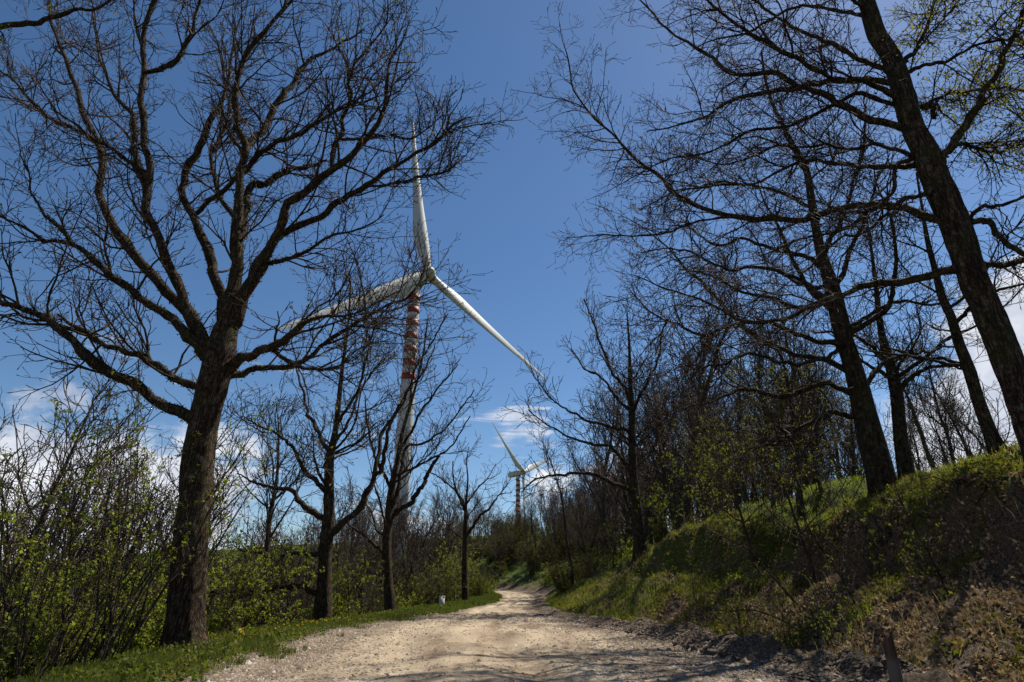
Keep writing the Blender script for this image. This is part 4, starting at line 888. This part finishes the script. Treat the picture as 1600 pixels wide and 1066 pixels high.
# ------------------------------------------------------------------ ground cover
def scatter(rng, n, x0, x1, y0, y1, dens, ypow=1.6):
    """points over a strip measured from a road edge; thinner with distance"""
    t = rng.random(n)**ypow; Y = y0+(y1-y0)*t; X = rng.uniform(x0, x1, n); return X, Y
def blades(rng, X, Y, h, w_, lean=.35):
    n = len(X); Z = ground_z(X, Y)-.01; a = rng.uniform(0, 2*np.pi, n); hh = h*rng.uniform(.5, 1.3, n)
    s = np.stack([np.cos(a), np.sin(a), 0*a], 1)*(w_*rng.uniform(.7, 1.3, n))[:, None]; b = rng.uniform(0, 2*np.pi, n)
    l = np.stack([np.cos(b), np.sin(b), 0*b], 1)*(hh*lean*rng.uniform(.2, 1.4, n))[:, None]; P = np.stack([X, Y, Z], 1); up = np.array([0, 0, 1.])*hh[:, None]
    V = np.stack([P-s/2, P+s/2, P+s*.3+l*.35+up*.6, P-s*.3+l*.35+up*.6, P+l+up], 1).reshape(-1, 3)
    i = np.arange(n)*5
    loops = np.stack([i, i+1, i+2, i+3, i+3, i+2, i+4], 1).ravel(); starts = np.stack([np.arange(n)*7, np.arange(n)*7+4], 1).ravel(); tot = np.tile([4, 3], n)
    return V, loops, starts, tot
def add_blades(name, X, Y, h, w_, m_, label, cat, seed, lean=.35):
    V, l, s, t_ = blades(np.random.default_rng(seed), X, Y, h, w_, lean); o = obj(name, new_mesh(name, V, l, s, t_, m_, False)); return tag(o, label, cat, kind='stuff')
rng = np.random.default_rng(900)
n = 80000; Y = 8.5+22*rng.random(n)**1.7; e = rng.uniform(-.5, 4.2, n); X = XL(Y)-e
keep = (vnoise(X, Y, 1.1, 77)+.6*vnoise(X, Y, 4, 76)+.8*ss(e, -.1, 1.3)-.3*ss(e, 2.6, 4) > .36); X, Y = X[keep], Y[keep]
add_blades('verge_grass', X, Y, .13, .012, M_GRASS, 'bright green grass on the verge around the big oak', 'grass', 1)
n = 26000; Y = 28+52*rng.random(n)**1.2; e = rng.uniform(-.1, 3.5, n); X = XL(Y)-e
add_blades('far_verge_grass', X, Y, .17, .03, M_GRASS, 'green grass strip along the far left road edge', 'grass', 2)
# hillside grass
n = 110000; Y = 8+30*rng.random(n)**1.3; e = 3.6+13*rng.random(n)**1.15; X = XR(Y)+e
q = e-LIP(X, Y); keep = (vnoise(X, Y, .7, 78)+.5*vnoise(X, Y, 3, 75)+1.1*ss(q, .3, 1.2) > .35) & (q > .1); keep &= (X/Y < 1.05); X, Y = X[keep], Y[keep]
add_blades('hillside_grass', X, Y, .15, .020, M_GRASSY, 'sunlit yellow green grass on the hillside above the bank', 'grass', 3, .5)
n = 64000; Y = 12+38*rng.random(n)**1.2; e = 1.0+5.2*rng.random(n); X = XR(Y)+e
q = e-LIP(X, Y); keep = (vnoise(X, Y, .9, 79)+.5*vnoise(X, Y, 3.5, 74)+.62*ss(Y, 15, 21) > .42) & ((q < -.1) | (q > .9)); X, Y = X[keep], Y[keep]
add_blades('bank_grass', X, Y, .17, .022, M_GRASSY, 'tufted grass clothing the middle of the right bank', 'grass', 4, .8)
n = 14000; Y = 9+26*rng.random(n)**1.2; e = 1.05+.5*rng.normal(size=n)*.5+.1; X = XR(Y)+e
keep = vnoise(X, Y, .8, 80) > .05; X, Y = X[keep], Y[keep]
add_blades('ditch_grass', X, Y, .11, .014, M_GRASS, 'thin line of green grass between gravel heap and bank', 'grass', 5)
# dead leaves
n = 120000; Y = 6.5+26*rng.random(n)**1.7; e = .7+6.2*rng.random(n); X = XR(Y)+e
keep = (vnoise(X, Y, .9, 83)+.15 > -.22) & (X/Y < 1.0); X, Y = X[keep], Y[keep]; Z = ground_z(X, Y)
V, F = leaf_quads(rng, np.stack([X, Y, Z+.012], 1), .055, long=1.25); 
tag(obj('leaf_litter', ngon_mesh('leaf_litter', V, F, M_LITTER, False)), 'dry brown oak leaves littering the shaded right bank', 'leaf litter', kind='stuff')
n = 7000; Y = 9+22*rng.random(n)**1.6; e = .3+4*rng.random(n); X = XL(Y)-e; Z = ground_z(X, Y)
V, F = leaf_quads(rng, np.stack([X, Y, Z+.02], 1), .05, long=1.25)
tag(obj('verge_leaf_litter', ngon_mesh('verge_leaf_litter', V, F, M_LITTER, False)), 'scattered dead leaves on the left verge', 'leaf litter', kind='stuff')
# herbs on the bank: small rosettes
n = 5200; Y = 6.5+30*rng.random(n)**1.5; e = .9+6*rng.random(n); X = XR(Y)+e
keep = (vnoise(X, Y, .6, 85)+.6*vnoise(X, Y, 2.5, 86)+.15*ss(e, 3.5, 5) > .22) & (X/Y < 1.0); X, Y = X[keep], Y[keep]
k = 16; Xc = np.repeat(X, k)+rng.normal(size=len(X)*k)*.12; Yc = np.repeat(Y, k)+rng.normal(size=len(X)*k)*.12; Zc = ground_z(Xc, Yc)+rng.uniform(.01, .2, len(Xc))
V, F = leaf_quads(rng, np.stack([Xc, Yc, Zc], 1), .02+.05*rng.random(len(Xc))**1.5, long=1.7)
tag(obj('bank_herbs', ngon_mesh('bank_herbs', V, F, M_HERB, False)), 'low leafy herbs growing in patches over the right bank', 'herbs', kind='stuff')
V, l_, s_, t_ = blades(rng, XR(Yd := 7+34*rng.random(4500)**1.4)+1.2+7.5*rng.random(4500), Yd, .34, .010, .9)
tag(obj('dry_stalks', new_mesh('dry_stalks', V, l_, s_, t_, M_STALK, False)), 'dry straw coloured grass stalks bent over the right bank', 'dry grass', kind='stuff')
n = 1100; Yw = 8.5+24*rng.random(n)**1.5; Xw = XL(Yw)-rng.uniform(.0, 3.6, n); keep = vnoise(Xw, Yw, .9, 88) > -.1; Xw, Yw = Xw[keep], Yw[keep]; k = 14
Xc = np.repeat(Xw, k)+rng.normal(size=len(Xw)*k)*.10; Yc = np.repeat(Yw, k)+rng.normal(size=len(Xw)*k)*.10; Zc = ground_z(Xc, Yc)+rng.uniform(.01, .16, len(Xc))
V, F = leaf_quads(rng, np.stack([Xc, Yc, Zc], 1), .02+.05*rng.random(len(Xc))**1.5, long=1.8)
tag(obj('verge_weeds', ngon_mesh('verge_weeds', V, F, M_WEED, False)), 'broad leaved weeds among the verge grass beside the road', 'weeds', kind='stuff')
# bare roots hanging out of the steep lip
n = 90; Yr = rng.uniform(8, 24, n); q = LIP(XR(Yr)+4.3, Yr); Xr = XR(Yr)+q+.55; P0 = np.stack([Xr, Yr, ground_z(Xr, Yr)], 1); pts_ = [P0]; d = unit(np.stack([-np.ones(n)*.5, rng.normal(size=n)*.6, -np.ones(n)], 1))
for _ in range(6):
    d = unit(d+rng.normal(size=d.shape)*.35); nx = pts_[-1]+d*rng.uniform(.08, .2, (n, 1)); nx[:, 2] = np.maximum(nx[:, 2], ground_z(nx[:, 0], nx[:, 1])+.01); pts_.append(nx)
RP = np.stack(pts_, 1); RR = rng.uniform(.006, .022, n)[:, None]*(1-.7*np.linspace(0, 1, 7)[None])
tag(obj('exposed_roots', Bag().add(*tubes(RP, RR, 5)).mesh('exposed_roots', M_BARKR)), 'thin bare roots hanging from the dark lip of the bank', 'roots', kind='stuff')
# dandelions
n = 60; Y = rng.uniform(14, 22, n); X = XL(Y)-rng.uniform(.8, 2.6, n); Z = ground_z(X, Y)+rng.uniform(.10, .17, n)
for a_, b_ in ((1, 0),):
    k = 7; C = np.repeat(np.stack([X, Y, Z], 1), k, 0); V, F = leaf_quads(rng, C, .028, long=1.0)
tag(obj('dandelion_flowers', ngon_mesh('dandelion_flowers', V, F, M_FLOW, False)), 'scattered yellow dandelions in the verge grass beside the big oak', 'flowers', kind='stuff')
# stones: deformed octahedra with extra vertices
def stones(name, X, Y, size, label, seed, m_=M_STONE, sink=.35):
    rng = np.random.default_rng(seed); n = len(X); s = size*rng.lognormal(0, .45, n)
    base = np.array([[1, 0, 0], [.6, .75, 0], [-.4, .9, 0], [-1, .05, 0], [-.5, -.85, 0], [.6, -.8, 0], [.5, .1, .75], [-.35, .3, .8], [-.1, -.45, .7]])
    F1 = np.array([[0, 1, 6], [1, 2, 7], [1, 7, 6], [2, 3, 7], [3, 4, 8], [3, 8, 7], [4, 5, 8], [5, 0, 6], [5, 6, 8], [6, 7, 8]])
    Vb = base[None]*s[:, None, None]*rng.uniform(.6, 1.2, (n, 9, 1)); Vb[..., 2] *= rng.uniform(.5, 1.0, (n, 1)); a = rng.uniform(0, 6.28, n); c, s2 = np.cos(a)[:, None], np.sin(a)[:, None]
    x = Vb[..., 0]*c-Vb[..., 1]*s2; y = Vb[..., 0]*s2+Vb[..., 1]*c; Z = ground_z(X, Y)-s*.1
    V = np.stack([x+X[:, None], y+Y[:, None], Vb[..., 2]+Z[:, None]], -1).reshape(-1, 3); F = (F1[None]+(np.arange(n)*9)[:, None, None]).reshape(-1, 3)
    return tag(obj(name, ngon_mesh(name, V, F, m_, False)), label, 'stones', kind='stuff')
n = 22000; Y = 8.6+20*rng.random(n)**1.8; u = rng.random(n); side = rng.random(n) < .5
X = np.where(side, XL(Y)-.2+2.2*np.abs(rng.normal(size=n))*.8, XR(Y)+.2-1.9*np.abs(rng.normal(size=n))*.8)
stones('road_edge_stones', X, Y, .020, 'loose gravel stones along both edges of the dirt road', 11)
n = 14000; Y = 8.6+16*rng.random(n)**1.8; X = XL(Y)+(XR(Y)-XL(Y))*rng.random(n); keep = vnoise(X, Y, .8, 91) > .12; X, Y = X[keep], Y[keep]
stones('road_stones', X, Y, .011, 'small stones scattered over the middle of the dirt road', 12)
n = 60; Y = 9+20*rng.random(n)**1.4; X = np.where(rng.random(n) < .6, XL(Y)+rng.normal(size=n)*.7, XR(Y)+.5+rng.normal(size=n)*.5)
stones('pale_stones', X, Y, .045, 'larger pale stones lying at the edges of the dirt road', 13)
M_CLOD = island('soil_clods', [(.05, .037, .027), (.10, .075, .055), (.15, .115, .085), (.08, .058, .042), (.24, .20, .155)], .95, spec=.1)
n = 26000; Y = 8.6+24*rng.random(n)**1.6; X = XR(Y)+.45+.42*rng.normal(size=n); keep = X > XR(Y)-1.1; X, Y = X[keep], Y[keep]
stones('soil_clods', X, Y, .017, 'heap of brown soil clods and rubble along the right road edge', 14, M_CLOD)
print('tris', sum(len(m_.loops)-2*len(m_.polygons) for m_ in bpy.data.meshes))
